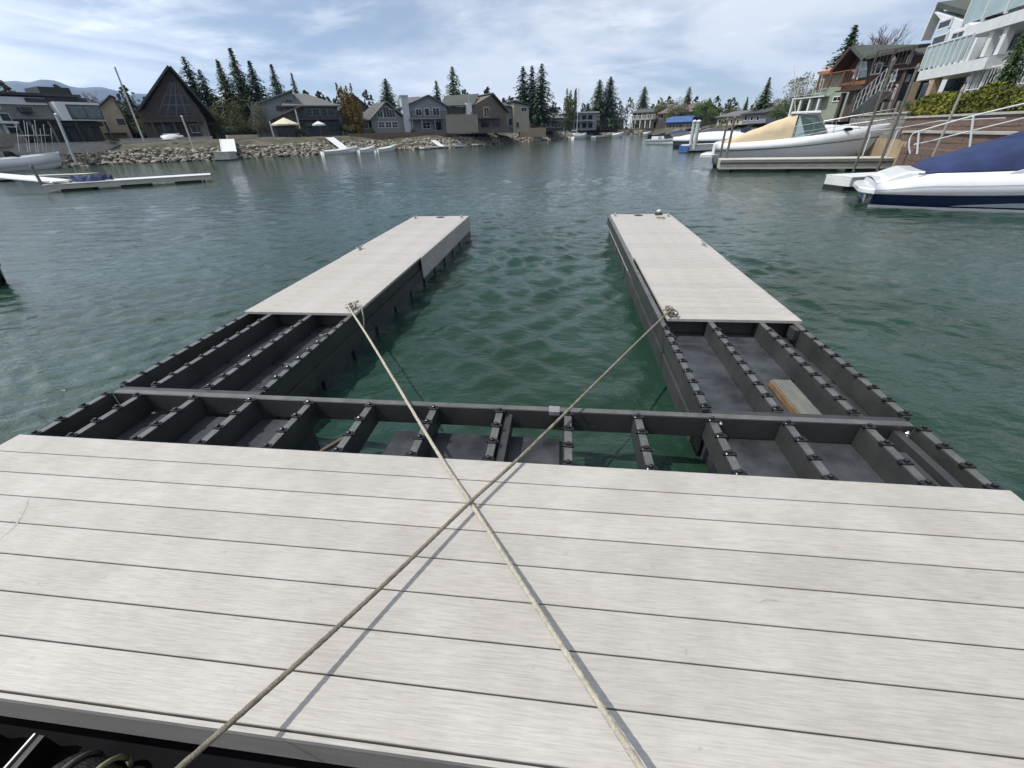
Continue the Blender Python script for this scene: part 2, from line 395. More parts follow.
# ---- mooring ropes crossing over the deck
def spline(P, n):
    P = [Vector(p) for p in P]; out = []
    Q = [P[0]*2-P[1]]+P+[P[-1]*2-P[-2]]
    for i in range(1, len(Q)-2):
        for k in range(n):
            t = k/n; a, b, c, d = Q[i-1], Q[i], Q[i+1], Q[i+2]
            out.append(.5*((2*b)+(c-a)*t+(2*a-5*b+4*c-d)*t*t+(3*b-a-3*c+d)*t**3))
    out.append(P[-1]); return out
def rope_thing(label, path, r, wrap, tailpts, loc, ROPE=ROPE):
    t = thing('mooring_rope', label, 'rope', loc)
    MB().tube(path, r, 12, lobe=.22, pitch=95).build('line', ROPE, t, smooth=True)
    cx, cy = wrap
    m = MB()
    th = np.linspace(0, 6.28*3.3, 110)
    m.tube([(cx+(.030+.008*math.sin(a*.9))*math.cos(a), cy+.045*math.sin(a), .014+.0032*a/2+.004*math.sin(a*2.3)) for a in th], r*.85, 8)
    m.tube(spline([(cx-.06, cy+.04, .03), (cx, cy+.01, .06), (cx+.05, cy-.04, .035), (cx+.01, cy-.07, .02), (cx-.05, cy-.02, .045), (cx+.02, cy+.06, .05)], 10), r*.85, 8)
    m.build('hitch', ROPE, t, smooth=True)
    if tailpts: MB().tube(spline(tailpts, 10), r*.75, 8).build('tail', ROPE, t, smooth=True)
    return t
cr = on(471, 508, .0)
X1 = Vector((-.36, -.318, .030))
e1 = Vector((-.844, -1.223, .125)); d1 = (e1-X1).normalized()
pathR = spline([(1.0, 2.02, .045), (.94, 1.95, .052), (.45, 1.10, .043), (-.14, .055, .037), tuple(X1+Vector((0, 0, .018))), tuple(X1+(e1-X1)*.5-Vector((0,0,.006))), tuple(e1), tuple(e1+d1*.6+Vector((0,0,.04)))], 40)
rope_thing('weathered rope tied at the right finger and running to the lower left corner', pathR, .0078, (.985, 2.02),
           [(1.0, 2.06, .05), (.96, 2.12, .03), (.98, 2.2, .012), (1.02, 2.22, .01)], (1.0, 2.03, 0), ROPE=mat('weathered_rope', (.19, .17, .125), .85, var=.35, scale=25, bump=.8, bscale=260))
e2 = Vector((.232, -1.165, .115)); d2 = (e2-X1).normalized()
pathL = spline([(-2.05, 2.06, .045), (-2.02, 1.98, .05), (-1.5, 1.27, .038), (-.63, .05, .022), tuple(X1+Vector((0, 0, .002))), tuple(X1+(e2-X1)*.5-Vector((0,0,.004))), tuple(e2), tuple(e2+d2*.6+Vector((0,0,.05)))], 40)
rope_thing('cream rope tied at the left finger and running to the bottom edge right of centre', pathL, .0088, (-2.03, 2.06),
           [(-2.0, 2.08, .05), (-1.94, 2.06, .02), (-1.915, 2.02, -.05), (-1.91, 1.98, -.14), (-1.93, 1.97, -.2)], (-2.03, 2.06, 0))
# frayed strands at a worn spot of the first rope
wp = on(308, 660, .06); m = MB()
for k in range(26):
    a = random.uniform(0, 6.28); q = Vector((math.cos(a)*random.uniform(.008, .03), math.sin(a)*random.uniform(.01, .03), random.uniform(-.01, .012)))
    c = wp+d1*random.uniform(-.03, .03)-Vector((0, 0, .0)); m.tube([c, c+q*.6+Vector((0,0,.004)), c+q], .0012, 4)

# lumber offcut resting in the frame
lt_ = thing('lumber_offcut', 'weathered grey-green lumber offcut with an orange sawn edge lying between the right joists', 'lumber', (1.58, .92, -.17))
MB().cbox(1.515, 1.64, .70, 1.13, -.17, -.115, .003).build('plank', mat('weathered_lumber', (.12, .123, .105), .75, var=.2, scale=6, stretch=(8, 1, 8), bump=.4, bscale=30), lt_)
MB().box(1.505, 1.513, .70, 1.13, -.168, -.125).build('sawn_edge', mat('orange_sawn_edge', (.20, .12, .06), .7, var=.3, scale=12), lt_)
# glint of a puddle on the right float, modelled as white lumps
m = MB()
for k in range(5): m.rock((1.86+.028*k*.5, 1.12-.03*k, -.165), .018+.008*random.random(), k)
single(m, 'puddle_glint', 'white lumps imitating a puddle glint on the black float beside the outer right joist', 'glint', OFFW, (1.86, 1.1, -.17))

# lower left corner: next frame section with thin plates and a carpet-wrapped bumper
fr = thing('plate_rack', 'black rack with thin upright plates below the near deck edge', 'rack', (-1.9, -1.4, -.3))
for x in (-2.1, -1.88, -1.67):
    MB().box(x-.003, x+.003, -1.75, -1.19, -.42, -.215).build('plate', GALV, fr)
    MB().box(x+.004, x+.03, -1.75, -1.19, -.42, -.225).build('joist', CLIP, fr)
MB().box(-2.7, 1.6, -2.2, -1.06, -.405, -.33).build('base_panel', mat('matte_black_panel', (.005, .005, .006), .9, spec=.1), fr)
bp_ = thing('bumper_roll', 'rough black carpet wrapped bumper roll strapped below the near deck edge', 'bumper', (-1.3, -1.35, -.4))
MB().tube([(-1.50+t*.1, -1.31-.02*t, -.29) for t in range(0, 9)], .115, 24).build('roll', BLACK, bp_, smooth=True)
for x, c in ((-1.36, (.28,.27,.16)), (-1.46, (.10,.10,.09))):
    m = MB(); m.tube([(x+.012*math.sin(a), -1.32+.12*math.cos(a), -.29+.12*math.sin(a)) for a in np.linspace(0, 6.28, 30)], .008, 6)
    m.build('strap', mat('strap_%d' % int(c[0]*100), c, .8), bp_, smooth=True)

# ================================================================ WATER
def axis(lo, hi, d0, grow, far):
    xs = list(np.arange(lo, hi, d0)); d = d0; x = xs[-1]
    while x < far[1]: d *= grow; x += d; xs.append(x)
    d = d0; x = xs[0]
    while x > far[0]: d *= grow; x -= d; xs.insert(0, x)
    return np.array(xs)
ax = axis(-6.5, 6.0, .034, 1.035, (-120, 120)); ay = axis(-1.6, 9.5, .034, 1.03, (-60, 420))
X, Y = np.meshgrid(ax, ay)
Z = np.zeros_like(X)
rs = np.random.RandomState(3)
def fade(D, a, b): return np.clip((b-D)/(b-a), 0, 1)
DD = np.hypot(X, Y-3)
for k in range(44):
    lam = .16*(1.085**(k % 22))*rs.uniform(.9, 1.15)
    th = rs.normal(math.pi/2+.1, .62)
    kx, ky = math.cos(th)*2*math.pi/lam, math.sin(th)*2*math.pi/lam
    ph = rs.uniform(0, 6.28)
    wob = .35*np.sin(X*rs.uniform(.3,.9)+rs.uniform(0,6))+.35*np.sin(Y*rs.uniform(.3,.9)+rs.uniform(0,6))
    env = .6+.4*np.sin(X*rs.uniform(.2,.7)+Y*rs.uniform(.2,.7)+rs.uniform(0,6))
    s = np.sin(kx*X+ky*Y+ph+wob*2)
    Z += .0013*(lam/.16)**.75*env*s*fade(DD, lam*24, lam*46)
def wake(P0, P1, amp, lam, n, curve=0, grow=.5):
    """a few wave crests parallel to the line P0-P1 (seen on the water), fading along it"""
    P0 = np.array(P0); P1 = np.array(P1); d = P1-P0; L = np.hypot(*d); d = d/L; nn = np.array([-d[1], d[0]])
    s = (X-P0[0])*d[0]+(Y-P0[1])*d[1]; q = (X-P0[0])*nn[0]+(Y-P0[1])*nn[1]
    q = q-curve*(s/L)*(1-s/L)*L
    q = q+.05*np.sin(1.7*s+P0[0]*3)+.035*np.sin(X*3.1+Y*2.3+P1[0])+.02*np.sin(X*7.3-Y*5.1+P1[1])
    env = (.65+.35*np.sin(s*2.1+P1[0]*5))*np.exp(-(q/(lam*n))**2)*np.clip((s+.2)/.5, 0, 1)*np.clip((L*1.1-s)/(L*.5), 0, 1)
    return amp*np.cos(2*np.pi*q/lam)*env
Z += wake((-3.2, 4.6), (-4.95, 1.1), .022, .34, .8, .10)
Z += wake((-3.2, 3.2), (-4.4, .2), .018, .28, .8, .08)
Z += wake((2.1, 7.6), (4.3, 3.2), .022, .40, .8, -.10)
Z += wake((2.1, 5.2), (4.4, 1.2), .015, .32, .8, -.08)
slip = np.clip((X+1.9)/.2, 0, 1)*np.clip((.9-X)/.2, 0, 1)
Z += 1.5*slip*(wake((.9, 7.0), (-1.9, 3.4), .014, .42, 1.5, .05)+wake((-1.9, 7.0), (.9, 3.2), .014, .45, 1.5, -.05)
           + wake((.9, 5.4), (-1.7, 1.8), .013, .50, 1.3, .05)+wake((-1.9, 5.0), (.9, 1.7), .013, .46, 1.3, -.05)
           + wake((.9, 3.6), (-1.6, .9), .009, .40, 1.3)+wake((-1.9, 3.3), (.8, .7), .010, .42, 1.3))
Z = Z+WZ
nx, ny = len(ax), len(ay)
me = bpy.data.meshes.new('water'); verts = np.stack([X.ravel(), Y.ravel(), Z.ravel()], 1)
ii = (np.arange(ny-1)[:, None]*nx+np.arange(nx-1)[None, :]).ravel()
quads = np.stack([ii, ii+1, ii+nx+1, ii+nx], 1)
me.vertices.add(len(verts)); me.vertices.foreach_set('co', verts.ravel())
me.loops.add(quads.size); me.loops.foreach_set('vertex_index', quads.ravel())
me.polygons.add(len(quads)); me.polygons.foreach_set('loop_start', np.arange(0, quads.size, 4)); me.polygons.foreach_set('loop_total', np.full(len(quads), 4))
me.polygons.foreach_set('use_smooth', np.ones(len(quads), dtype=bool)); me.update()
wm = bpy.data.materials.new('lake_water'); wm.use_nodes = True; me.materials.append(wm)
nt = wm.node_tree; N = nt.nodes; L = nt.links; b = N['Principled BSDF']
b.inputs['Roughness'].default_value = .07; b.inputs['IOR'].default_value = 1.33
tc = N.new('ShaderNodeTexCoord')
n0 = N.new('ShaderNodeTexNoise'); n0.inputs['Scale'].default_value = .35; n0.inputs['Detail'].default_value = 4; L.new(tc.outputs['Object'], n0.inputs['Vector'])
rp = N.new('ShaderNodeValToRGB'); L.new(n0.outputs['Fac'], rp.inputs[0])
rp.color_ramp.elements[0].position = .35; rp.color_ramp.elements[1].position = .65
rp.color_ramp.elements[0].color = (.012, .031, .018, 1); rp.color_ramp.elements[1].color = (.018, .047, .036, 1)
L.new(rp.outputs[0], b.inputs['Base Color'])
h = None
for sc, dist, st, det in ((6, .022, (.5, 1, 1), 6), (1.7, .026, (.45, 1, 1), 5), (18, .010, (.6, 1, 1), 3)):
    mp = N.new('ShaderNodeMapping'); mp.inputs['Scale'].default_value = st; L.new(tc.outputs['Object'], mp.inputs['Vector'])
    n1 = N.new('ShaderNodeTexNoise'); n1.inputs['Scale'].default_value = sc; n1.inputs['Detail'].default_value = det; n1.inputs['Distortion'].default_value = .4
    L.new(mp.outputs[0], n1.inputs['Vector'])
    bp = N.new('ShaderNodeBump'); bp.inputs['Strength'].default_value = 1; bp.inputs['Distance'].default_value = dist
    L.new(n1.outputs['Fac'], bp.inputs['Height'])
    if h: L.new(h.outputs[0], bp.inputs['Normal'])
    h = bp
L.new(h.outputs[0], b.inputs['Normal'])
wo = bpy.data.objects.new('water', me); COL.objects.link(wo); tag(wo, 'rippled dark green lagoon water', kind='structure')

# ================================================================ GROUND
shore = [(-110,-45),(-72,-30),(-62,10),(-56.5,38),(-55.4,48),(-45.3,51.7),(-36.5,59.4),(-28.6,72.7),(-19.8,78.5),(-13.9,98),(-4,130),(11.3,160),(22,196),(34,200),
         (35,167),(30,115),(28,90),(27,70),(23,50),(19.5,34),(17.5,24),(17,17),(18,8),(21,-6),(25,-30),(30,-60),(-60,-75)]
# resample the loop
def resample(P, d):
    out = []; P = [Vector((*p, 0)) for p in P]
    for i in range(len(P)):
        a, b_ = P[i], P[(i+1) % len(P)]; n = max(1, int((b_-a).length/d))
        for k in range(n): out.append(a+(b_-a)*k/n)
    return out
SH = resample(shore, 2.5); nS = len(SH)
# loop runs clockwise when seen from above on the left... outward = away from the water
nrm = []
for i in range(nS):
    t = (SH[(i+1) % nS]-SH[i-1]).normalized(); nrm.append(Vector((-t.y, t.x, 0)))
sm = []
for i in range(nS):
    a = Vector((0,0,0))
    for k in range(-3, 4): a += nrm[(i+k) % nS]
    sm.append(a.normalized())
prof = [(-3, -1.8), (0, -.55), (1.0, .2), (2.4, 1.0), (3.8, 1.6), (5.5, 1.85), (12, 1.95), (25, 2.0)]
gv = []; gf = []
for off, z in prof:
    for i in range(nS):
        p = SH[i]+sm[i]*(off+(.35*noise.noise(SH[i]*.4) if 0 < off < 5 else 0)); gv.append((p.x, p.y, z+(.12*noise.noise(p*.5) if z > 0 else 0)))
for R_ in (350, 1200, 3900):
    for i in range(nS):
        d = (SH[i]-Vector((-10, 50, 0))).normalized(); gv.append((-10+d.x*R_, 50+d.y*R_, 2.0))
rows = len(prof)+3
for r_ in range(rows-1):
    for i in range(nS):
        j = (i+1) % nS; gf.append((r_*nS+i, r_*nS+j, (r_+1)*nS+j, (r_+1)*nS+i))
gm = mat('shore_ground', (.045, .052, .024), .95, var=.4, scale=.6, second=(.105, .092, .06), bump=.6, bscale=3)
g_ = MB(); g_.v = gv; g_.f = gf; go = g_.build('ground', gm); tag(go, 'grassy shore bank and flat land behind it', kind='structure')
def shore_pts(xa, ya, xb, yb):
    """indices of the shoreline between two plan points"""
    ia = min(range(nS), key=lambda i: (SH[i]-Vector((xa, ya, 0))).length); ib = min(range(nS), key=lambda i: (SH[i]-Vector((xb, yb, 0))).length)
    return range(ia, ib) if ia < ib else range(ib, ia)
m = MB(); sd = 0
for i in list(shore_pts(-62, 10, 34, 200))+list(shore_pts(35, 167, 17, 17)):
    a, b_ = SH[i], SH[(i+1) % nS]
    for k in range(95 if SH[i].y < 110 else 34):
        u_, v_ = random.random(), random.random()**.9*2.7; p = a+(b_-a)*u_+sm[i]*(v_-.25)
        z = -.5+(v_)*.55+random.uniform(-.05, .12); sd += 1
        m.rock((p.x, p.y, z), random.choice((.12, .14, .17, .2, .24, .30, .38))*(1 if SH[i].y < 110 else 1.5), sd)
RIP = mat('riprap_granite', (.13, .115, .09), .9, var=.6, scale=1.8, second=(.38, .355, .29))
tag(m.build('riprap_rocks', RIP), 'pale granite riprap boulders lining the shore bank', 'rocks', kind='stuff')

# ================================================================ MOUNTAIN
m = MB(); pr = [(-30, 92), (0, 80), (15, 79), (28, 81), (40, 77.5), (55, 79), (68, 84), (80, 86), (100, 85.5), (115, 89), (128, 94), (136, 92), (150, 93), (165, 97), (200, 104), (260, 118)]
rowsN = []
for k in range(0, 60):
    x = -30+k*290/59
    j = max(i for i in range(len(pr)) if pr[i][0] <= x+.001); j = min(j, len(pr)-2)
    t = (x-pr[j][0])/(pr[j+1][0]-pr[j][0]); y = pr[j][1]*(1-t)+pr[j+1][1]*t
    P = at(x, y, 3000); rowsN.append((P, ray(x, y)))
nr = 14
for r_ in range(nr):
    f_ = r_/(nr-1)
    for P, d in rowsN:
        dd = Vector((d.x, d.y, 0)); h_ = max(8, P.z)
        q = Vector((P.x, P.y, 0)) + dd*((f_-.6)*900)
        prof_ = max(0, 1-abs(f_-.6)/.6)**.8
        nz_ = noise.fractal(Vector((q.x*.004, q.y*.004, 0)), 1, 2.1, 5)
        m.v.append((q.x, q.y, max(-1, h_*prof_*(1+(.28*nz_ if abs(f_-.6) > .08 else .03*nz_)))))
n_ = len(rowsN)
for r_ in range(nr-1):
    for k in range(n_-1): m.f.append((r_*n_+k, r_*n_+k+1, (r_+1)*n_+k+1, (r_+1)*n_+k))
tag(m.build('mountains', mat('forested_mountain', (.05, .07, .06), .95, var=.3, scale=.004, second=(.10, .12, .15)), smooth=True), 'distant forested mountain ridge', kind='structure')

# ================================================================ TREES
LEAFV = {}
def conifer_mesh(seed, width, leaf_m, density=1.0, bare=.08, name='crown', power=.8, gap=0):
    """unit height, radius `width`; drooping branches carrying small needle clumps"""
    rnd = random.Random(seed); m = MB(); nb_ = int(190*density)
    for i in range(nb_):
        t = (i+.5)/nb_; z = bare+(1-bare)*t
        lump = 1-gap*max(0, math.sin(t*23+seed)*math.sin(t*9+i*2.4))
        env = width*(1-t)**power*(.80+.20*math.sin(i*1.7+seed))*(.75 if t < .07 else 1)*lump
        env = max(env, .006); a = i*2.399+rnd.uniform(-.6, .6); L_ = env*rnd.uniform(.72, 1.12)
        n = max(4, int(15*L_/.25)+2)
        for k in range(n):
            s = (k+.8)/n; droop = -.30*L_*s*s+.05*L_
            for q in range(2):
                c = Vector((math.cos(a)*L_*s, math.sin(a)*L_*s, z+droop))+Vector([rnd.uniform(-1, 1)*.013 for _ in range(3)])
                sz = rnd.uniform(.012, .024)*(1.15-.4*s)*(1.1-.6*t); b1 = a+rnd.uniform(-1.2, 1.2)
                u_ = Vector((math.cos(b1), math.sin(b1), rnd.uniform(-.6, .1)))*sz*1.5
                w_ = Vector((-math.sin(b1), math.cos(b1), rnd.uniform(-.8, .8)))*sz*.75
                m.add([c-u_-w_*.5, c-w_+u_*.1, c+u_, c+w_], [(0, 1, 2, 3)])
    return m
def bush_mesh(seed, fn, n, sz):
    """leaf clumps filling a volume; fn(rnd) gives a point of the unit-height shape"""
    rnd = random.Random(seed); m = MB()
    for _ in range(n):
        c = Vector(fn(rnd)); s = rnd.uniform(.6, 1.3)*sz
        u_ = Vector([rnd.uniform(-1, 1) for _ in range(3)]).normalized(); w_ = u_.cross(Vector([rnd.uniform(-1, 1) for _ in range(3)])).normalized()
        m.add([c-u_*s, c-w_*s*.6, c+u_*s, c+w_*s*.6], [(0, 1, 2, 3)])
    return m
def blob(width, z0, lobes, seed):
    r_ = random.Random(seed); C_ = [(r_.uniform(-.6, .6)*width, r_.uniform(-.6, .6)*width, r_.uniform(z0+.12, .86), r_.uniform(.35, .6)*width) for _ in range(lobes)]
    def fn(rnd):
        cx, cy, cz, rr = rnd.choice(C_)
        d = Vector([rnd.gauss(0, 1) for _ in range(3)]).normalized()*rr*(rnd.random()**.35)
        return (cx+d.x, cy+d.y, min(1, cz+d.z*.9))
    return fn
def spire(width, z0, stems, seed):
    r_ = random.Random(seed); S_ = [(r_.uniform(-1, 1)*width*.6, r_.uniform(-1, 1)*width*.6, r_.uniform(.72, 1)) for _ in range(stems)]
    def fn(rnd):
        cx, cy, hh = rnd.choice(S_); t = rnd.random(); z = z0+(hh-z0)*t; rr = width*.42*(1-t)**.6*(.4+t if t < .5 else 1)
        a = rnd.uniform(0, 6.28); q = rnd.random()**.5*rr
        return (cx*(.6+.4*t)+math.cos(a)*q, cy*(.6+.4*t)+math.sin(a)*q, z)
    return fn
def trunk_mesh(h=1, r=.016, limbs=0, seed=0):
    rnd = random.Random(seed); m = MB().tube([(0,0,-.03),(.003,0,h*.4),(0,.002,h*.97)], r, 7, r2=r*.15)
    for k in range(limbs):
        z = rnd.uniform(.15, .8)*h; a = rnd.uniform(0, 6.28); l = rnd.uniform(.12, .3)
        m.tube([(0,0,z), (math.cos(a)*l*.5, math.sin(a)*l*.5, z+l*.3), (math.cos(a)*l, math.sin(a)*l, z+l*.75)], r*.4, 5, r2=r*.1)
    return m
def bare_mesh(seed, n=240, width=.4, r=.0035):
    rnd = random.Random(seed); m = MB()
    def br(p, d, l, rad, lev):
        q = p+d*l; mid = p+d*l*.5+Vector([rnd.uniform(-1, 1)*l*.06 for _ in range(3)])
        m.tube([p, mid, q], rad, 4, r2=rad*.6, caps=False)
        if lev == 0: return
        for _ in range(3 if lev > 1 else 4):
            nd = (d+Vector((rnd.uniform(-.55, .55), rnd.uniform(-.55, .55), rnd.uniform(-.1, .35)))).normalized(); br(p+d*l*rnd.uniform(.5, 1), nd, l*rnd.uniform(.55, .75), rad*.6, lev-1)
    for _ in range(4): br(Vector((0,0,.08)), Vector((rnd.uniform(-.3, .3), rnd.uniform(-.3, .3), 1)).normalized(), .34, .010, 4)
    return m
PROTO = {}
def get_proto(kind):
    if kind in PROTO: return PROTO[kind]
    if kind == 'fir': c, t = conifer_mesh(1, .40, CONI, 1.3, power=.9), trunk_mesh()
    elif kind == 'fir_slim': c, t = conifer_mesh(2, .29, CONI, 1.3, power=.8), trunk_mesh()
    elif kind == 'pine': c, t = conifer_mesh(5, .25, CONI, .8, bare=.2, power=.5, gap=.5), trunk_mesh(r=.014)
    elif kind == 'pine_wide': c, t = conifer_mesh(9, .42, CONI2, .95, bare=.14, power=.62, gap=.4), trunk_mesh(r=.014)
    elif kind == 'dense': c, t = conifer_mesh(12, .38, CONI, 1.6, bare=.03, power=.5), trunk_mesh()
    elif kind == 'column': c, t = bush_mesh(3, spire(.22, .05, 11, 5), 4200, .018), trunk_mesh(h=.9, limbs=8, seed=7)
    elif kind == 'round': c, t = bush_mesh(4, blob(.42, .1, 16, 3), 3600, .022), trunk_mesh(h=.7, r=.03, limbs=9, seed=1)
    elif kind == 'airy': c, t = bush_mesh(6, blob(.40, .1, 18, 8), 3800, .017), trunk_mesh(h=.7, r=.02, limbs=16, seed=3)
    elif kind == 'bare': c, t = bare_mesh(3), trunk_mesh(h=.3, r=.02)
    PROTO[kind] = (c, t, {}); return PROTO[kind]
def tree(name, label, px, ytop, D, kind, m, ybase=None, group=None, wide=1.0, zb=1.9):
    c, t, cache = get_proto(kind)
    P = at(px, ytop, D); P = Vector((P.x, P.y, zb)); H = zat(P, ytop)-zb if ytop is not None else 5
    H = max(H, .8)
    root = thing(name, label, 'tree' if name.endswith('tree') else 'shrub', P, random.uniform(0, 6.28), group)
    if m.name not in cache:
        a = c.build('crown', m, root, world=False); b2 = t.build('trunk', BARK, root, world=False); cache[m.name] = (a.data, b2.data)
    else:
        for nm, dt in zip(('crown', 'trunk'), cache[m.name]):
            o = bpy.data.objects.new(nm, dt); COL.objects.link(o); o.parent = root
    root.scale = (H*wide*1.12, H*wide*1.12, H); ROOTM.pop(root.name, None)
    return root
GP = 'evergreens standing behind the shore houses'
TREES = [
 ('pine_tree','broad dark pine just right of the A-frame cabin ridge',183,57,100,'pine_wide',CONI2,1.0),
 ('pine_tree','thinner pine half hidden behind the A-frame roof slope',199,70,98,'pine_wide',CONI2,.9),
 ('fir_tree','light green fir left of the tallest fir beside the A-frame cabin',217,60,92,'fir_slim',OLIVE,1.15),
 ('fir_tree','tallest dark fir between the A-frame cabin and the grey shed-roofed house',230,49,96,'fir',CONI,1.0),
 ('fir_tree','dark fir immediately right of the tallest fir',249,62,94,'fir',CONI2,1.15),
 ('fir_tree','lone pointed fir above the shed roof of the grey house',271,65,105,'fir',CONI,.95),
 ('willow_tree','pale budding willow shrub left of the grey house with the beige umbrella',251,100,84,'airy',PALEG,.8),
 ('young_tree','bushy olive young tree at the foot of the tall firs',230,97,86,'airy',OLIVE,.7),
 ('birch_tree','slender pale budding tree rising above the grey shed roof',291,73,100,'fir_slim',PALEG,.7),
 ('poplar_tree','golden columnar poplar clump between the dark house and the dark gable',343,82,86,'column',GOLD,1.1),
 ('poplar_tree','smaller golden columnar shrub right of the golden poplar clump',352,96,85,'column',GOLD,1.2),
 ('pine_tree','short full pine rising behind the arched gable house',385,79,112,'dense',CONI,1.0),
 ('pine_tree','thin small pine behind the blue grey house with the white chimney',436,81,115,'pine',CONI2,1.0),
 ('pine_tree','tall open pine behind the green-roofed beige house',452,67,110,'pine_wide',CONI,.95),
 ('pine_tree','left one of the trio of tall open pines behind the beige box house',523,67,122,'pine',CONI2,1.2),
 ('pine_tree','middle one of the trio of tall open pines behind the beige box house',532,66,124,'pine',CONI2,1.1),
 ('pine_tree','right and fullest of the trio of tall open pines behind the beige box house',542,64,120,'pine_wide',CONI2,.95),
 ('poplar_tree','narrow dense cypress-like tree behind the moored sailboat',571,88,150,'column',OLIVE,1.2),
 ('fir_tree','left of the two big merged firs in the middle of the far shore',600,80,160,'dense',CONI,1.0),
 ('fir_tree','right and taller of the two big merged firs in the middle of the far shore',611,77,160,'dense',CONI2,1.0),
 ('fir_tree','rounded fir behind the pale house with the green roof',645,87,170,'dense',CONI,1.0),
 ('fir_tree','pointed olive fir right of the house with the blue canopy',690,87,140,'dense',OLIVE,.75),
 ('maple_tree','fresh green round tree behind the blue canopy',704,100,120,'round',FRESH,1.15),
 ('maple_tree','broad fresh green tree right of the first fresh green tree behind the moored boats',717,106,112,'round',FRESH,1.1),
 ('maple_tree','low olive tree behind the roof of the brown lodge',664,101,150,'round',OLIVE,1.0),
 ('maple_tree','rounded olive tree between the pointed olive fir and the blue canopy',683,104,128,'round',PALEG,1.0),
 ('willow_tree','yellow-green tree left of the tan gable behind the modern house',98,100,100,'round',PALEG,.9),
 ('willow_tree','yellow-green bush tree between the A-frame cabin and the light green fir',211,106,88,'round',OLIVE,.8),
 ('willow_tree','soft green tree behind the stone house',735,107,105,'round',OLIVE,1.0),
 ('maple_tree','olive spring tree left of the pointed olive fir',674,97,135,'airy',OLIVE,.9),
 ('fir_tree','small dark spire tree between the stone house and the grey house',731,102,115,'fir',CONI2,1.2),
 ('fir_tree','slim dark fir above the grey house near the tan covered boat',748,97,110,'fir_slim',CONI2,1.0),
 ('fir_tree','taller dark fir rising behind the tan canvas of the cabin cruiser',770,78,90,'fir',CONI,1.1),
 ('willow_tree','olive brown shrubby tree beside the fir behind the tan covered boat',783,96,80,'airy',OLIVE,1.1),
 ('willow_tree','pale budding tree left of the sage green house',808,72,78,'airy',PALEG,1.0),
 ('spruce_tree','dark spruce behind the roof of the brown chalet',856,26,58,'fir',CONI,1.3),
 ('bare_tree','leafless brown tree spreading behind the chalet roof',893,8,62,'bare',TWIG,1.1),
 ('bare_tree','smaller leafless tree left of the big leafless tree behind the chalet',872,26,66,'bare',TWIG,.9),
 ('fir_tree','dark young fir by the tan gable at the left shore',126,93,96,'fir',CONI2,1.6),
 ('shrub_tree','low olive tree between the tan gable and the A-frame cabin',137,106,86,'airy',OLIVE,.8),
 ('bare_tree','grey leafless tree above the dark modern house roof',86,82,105,'bare',TWIG,1.2),
 ('fir_tree','tiny dark fir far behind the roofs left of the arched gable house',323,95,150,'fir',CONI2,1.0),
 ('fir_tree','small dark fir behind the low dark house right of the pine trio',553,104,150,'dense',CONI2,1.2),
 ('fir_tree','dark fir between the sailboat mast and the two merged firs',588,103,165,'dense',CONI2,1.2),
 ('bare_tree','leafless tree between the merged firs and the pale green-roofed house',629,97,165,'bare',TWIG,1.0),
]
for nm, lb_, px, yt, D, kd, mt, wd in TREES: tree(nm, lb_, px, yt, D, kd, mt, wide=wd, group=None)

# far-off woods that read as one mass behind the roofs
m = MB(); rnd = random.Random(5)
for k in range(330):
    px = rnd.uniform(-10, 830); D = rnd.uniform(190, 260) if px > 520 else rnd.uniform(125, 170)
    P = at(px, 110, D); h_ = rnd.uniform(5, 11)*(1.0 if px < 520 else .95)
    for q in range(150):
        t = rnd.random(); a = rnd.uniform(0, 6.28); rr = h_*.42*(1-t)**.6*rnd.random()**.5
        c = Vector((P.x+rr*math.cos(a), P.y+rr*math.sin(a), 1.5+h_*t)); s = h_*.04
        u_ = Vector([rnd.uniform(-1, 1) for _ in range(3)]).normalized(); w_ = u_.cross(Vector((rnd.uniform(-1,1), .3, .5))).normalized()
        m.add([c-u_*s, c-w_*s, c+u_*s, c+w_*s], [(0, 1, 2, 3)])
tag(m.build('distant_woods', leaf('distant_woods_foliage', (.065, .078, .045), .5)), 'low distant woods behind the far houses', 'woods', kind='stuff')

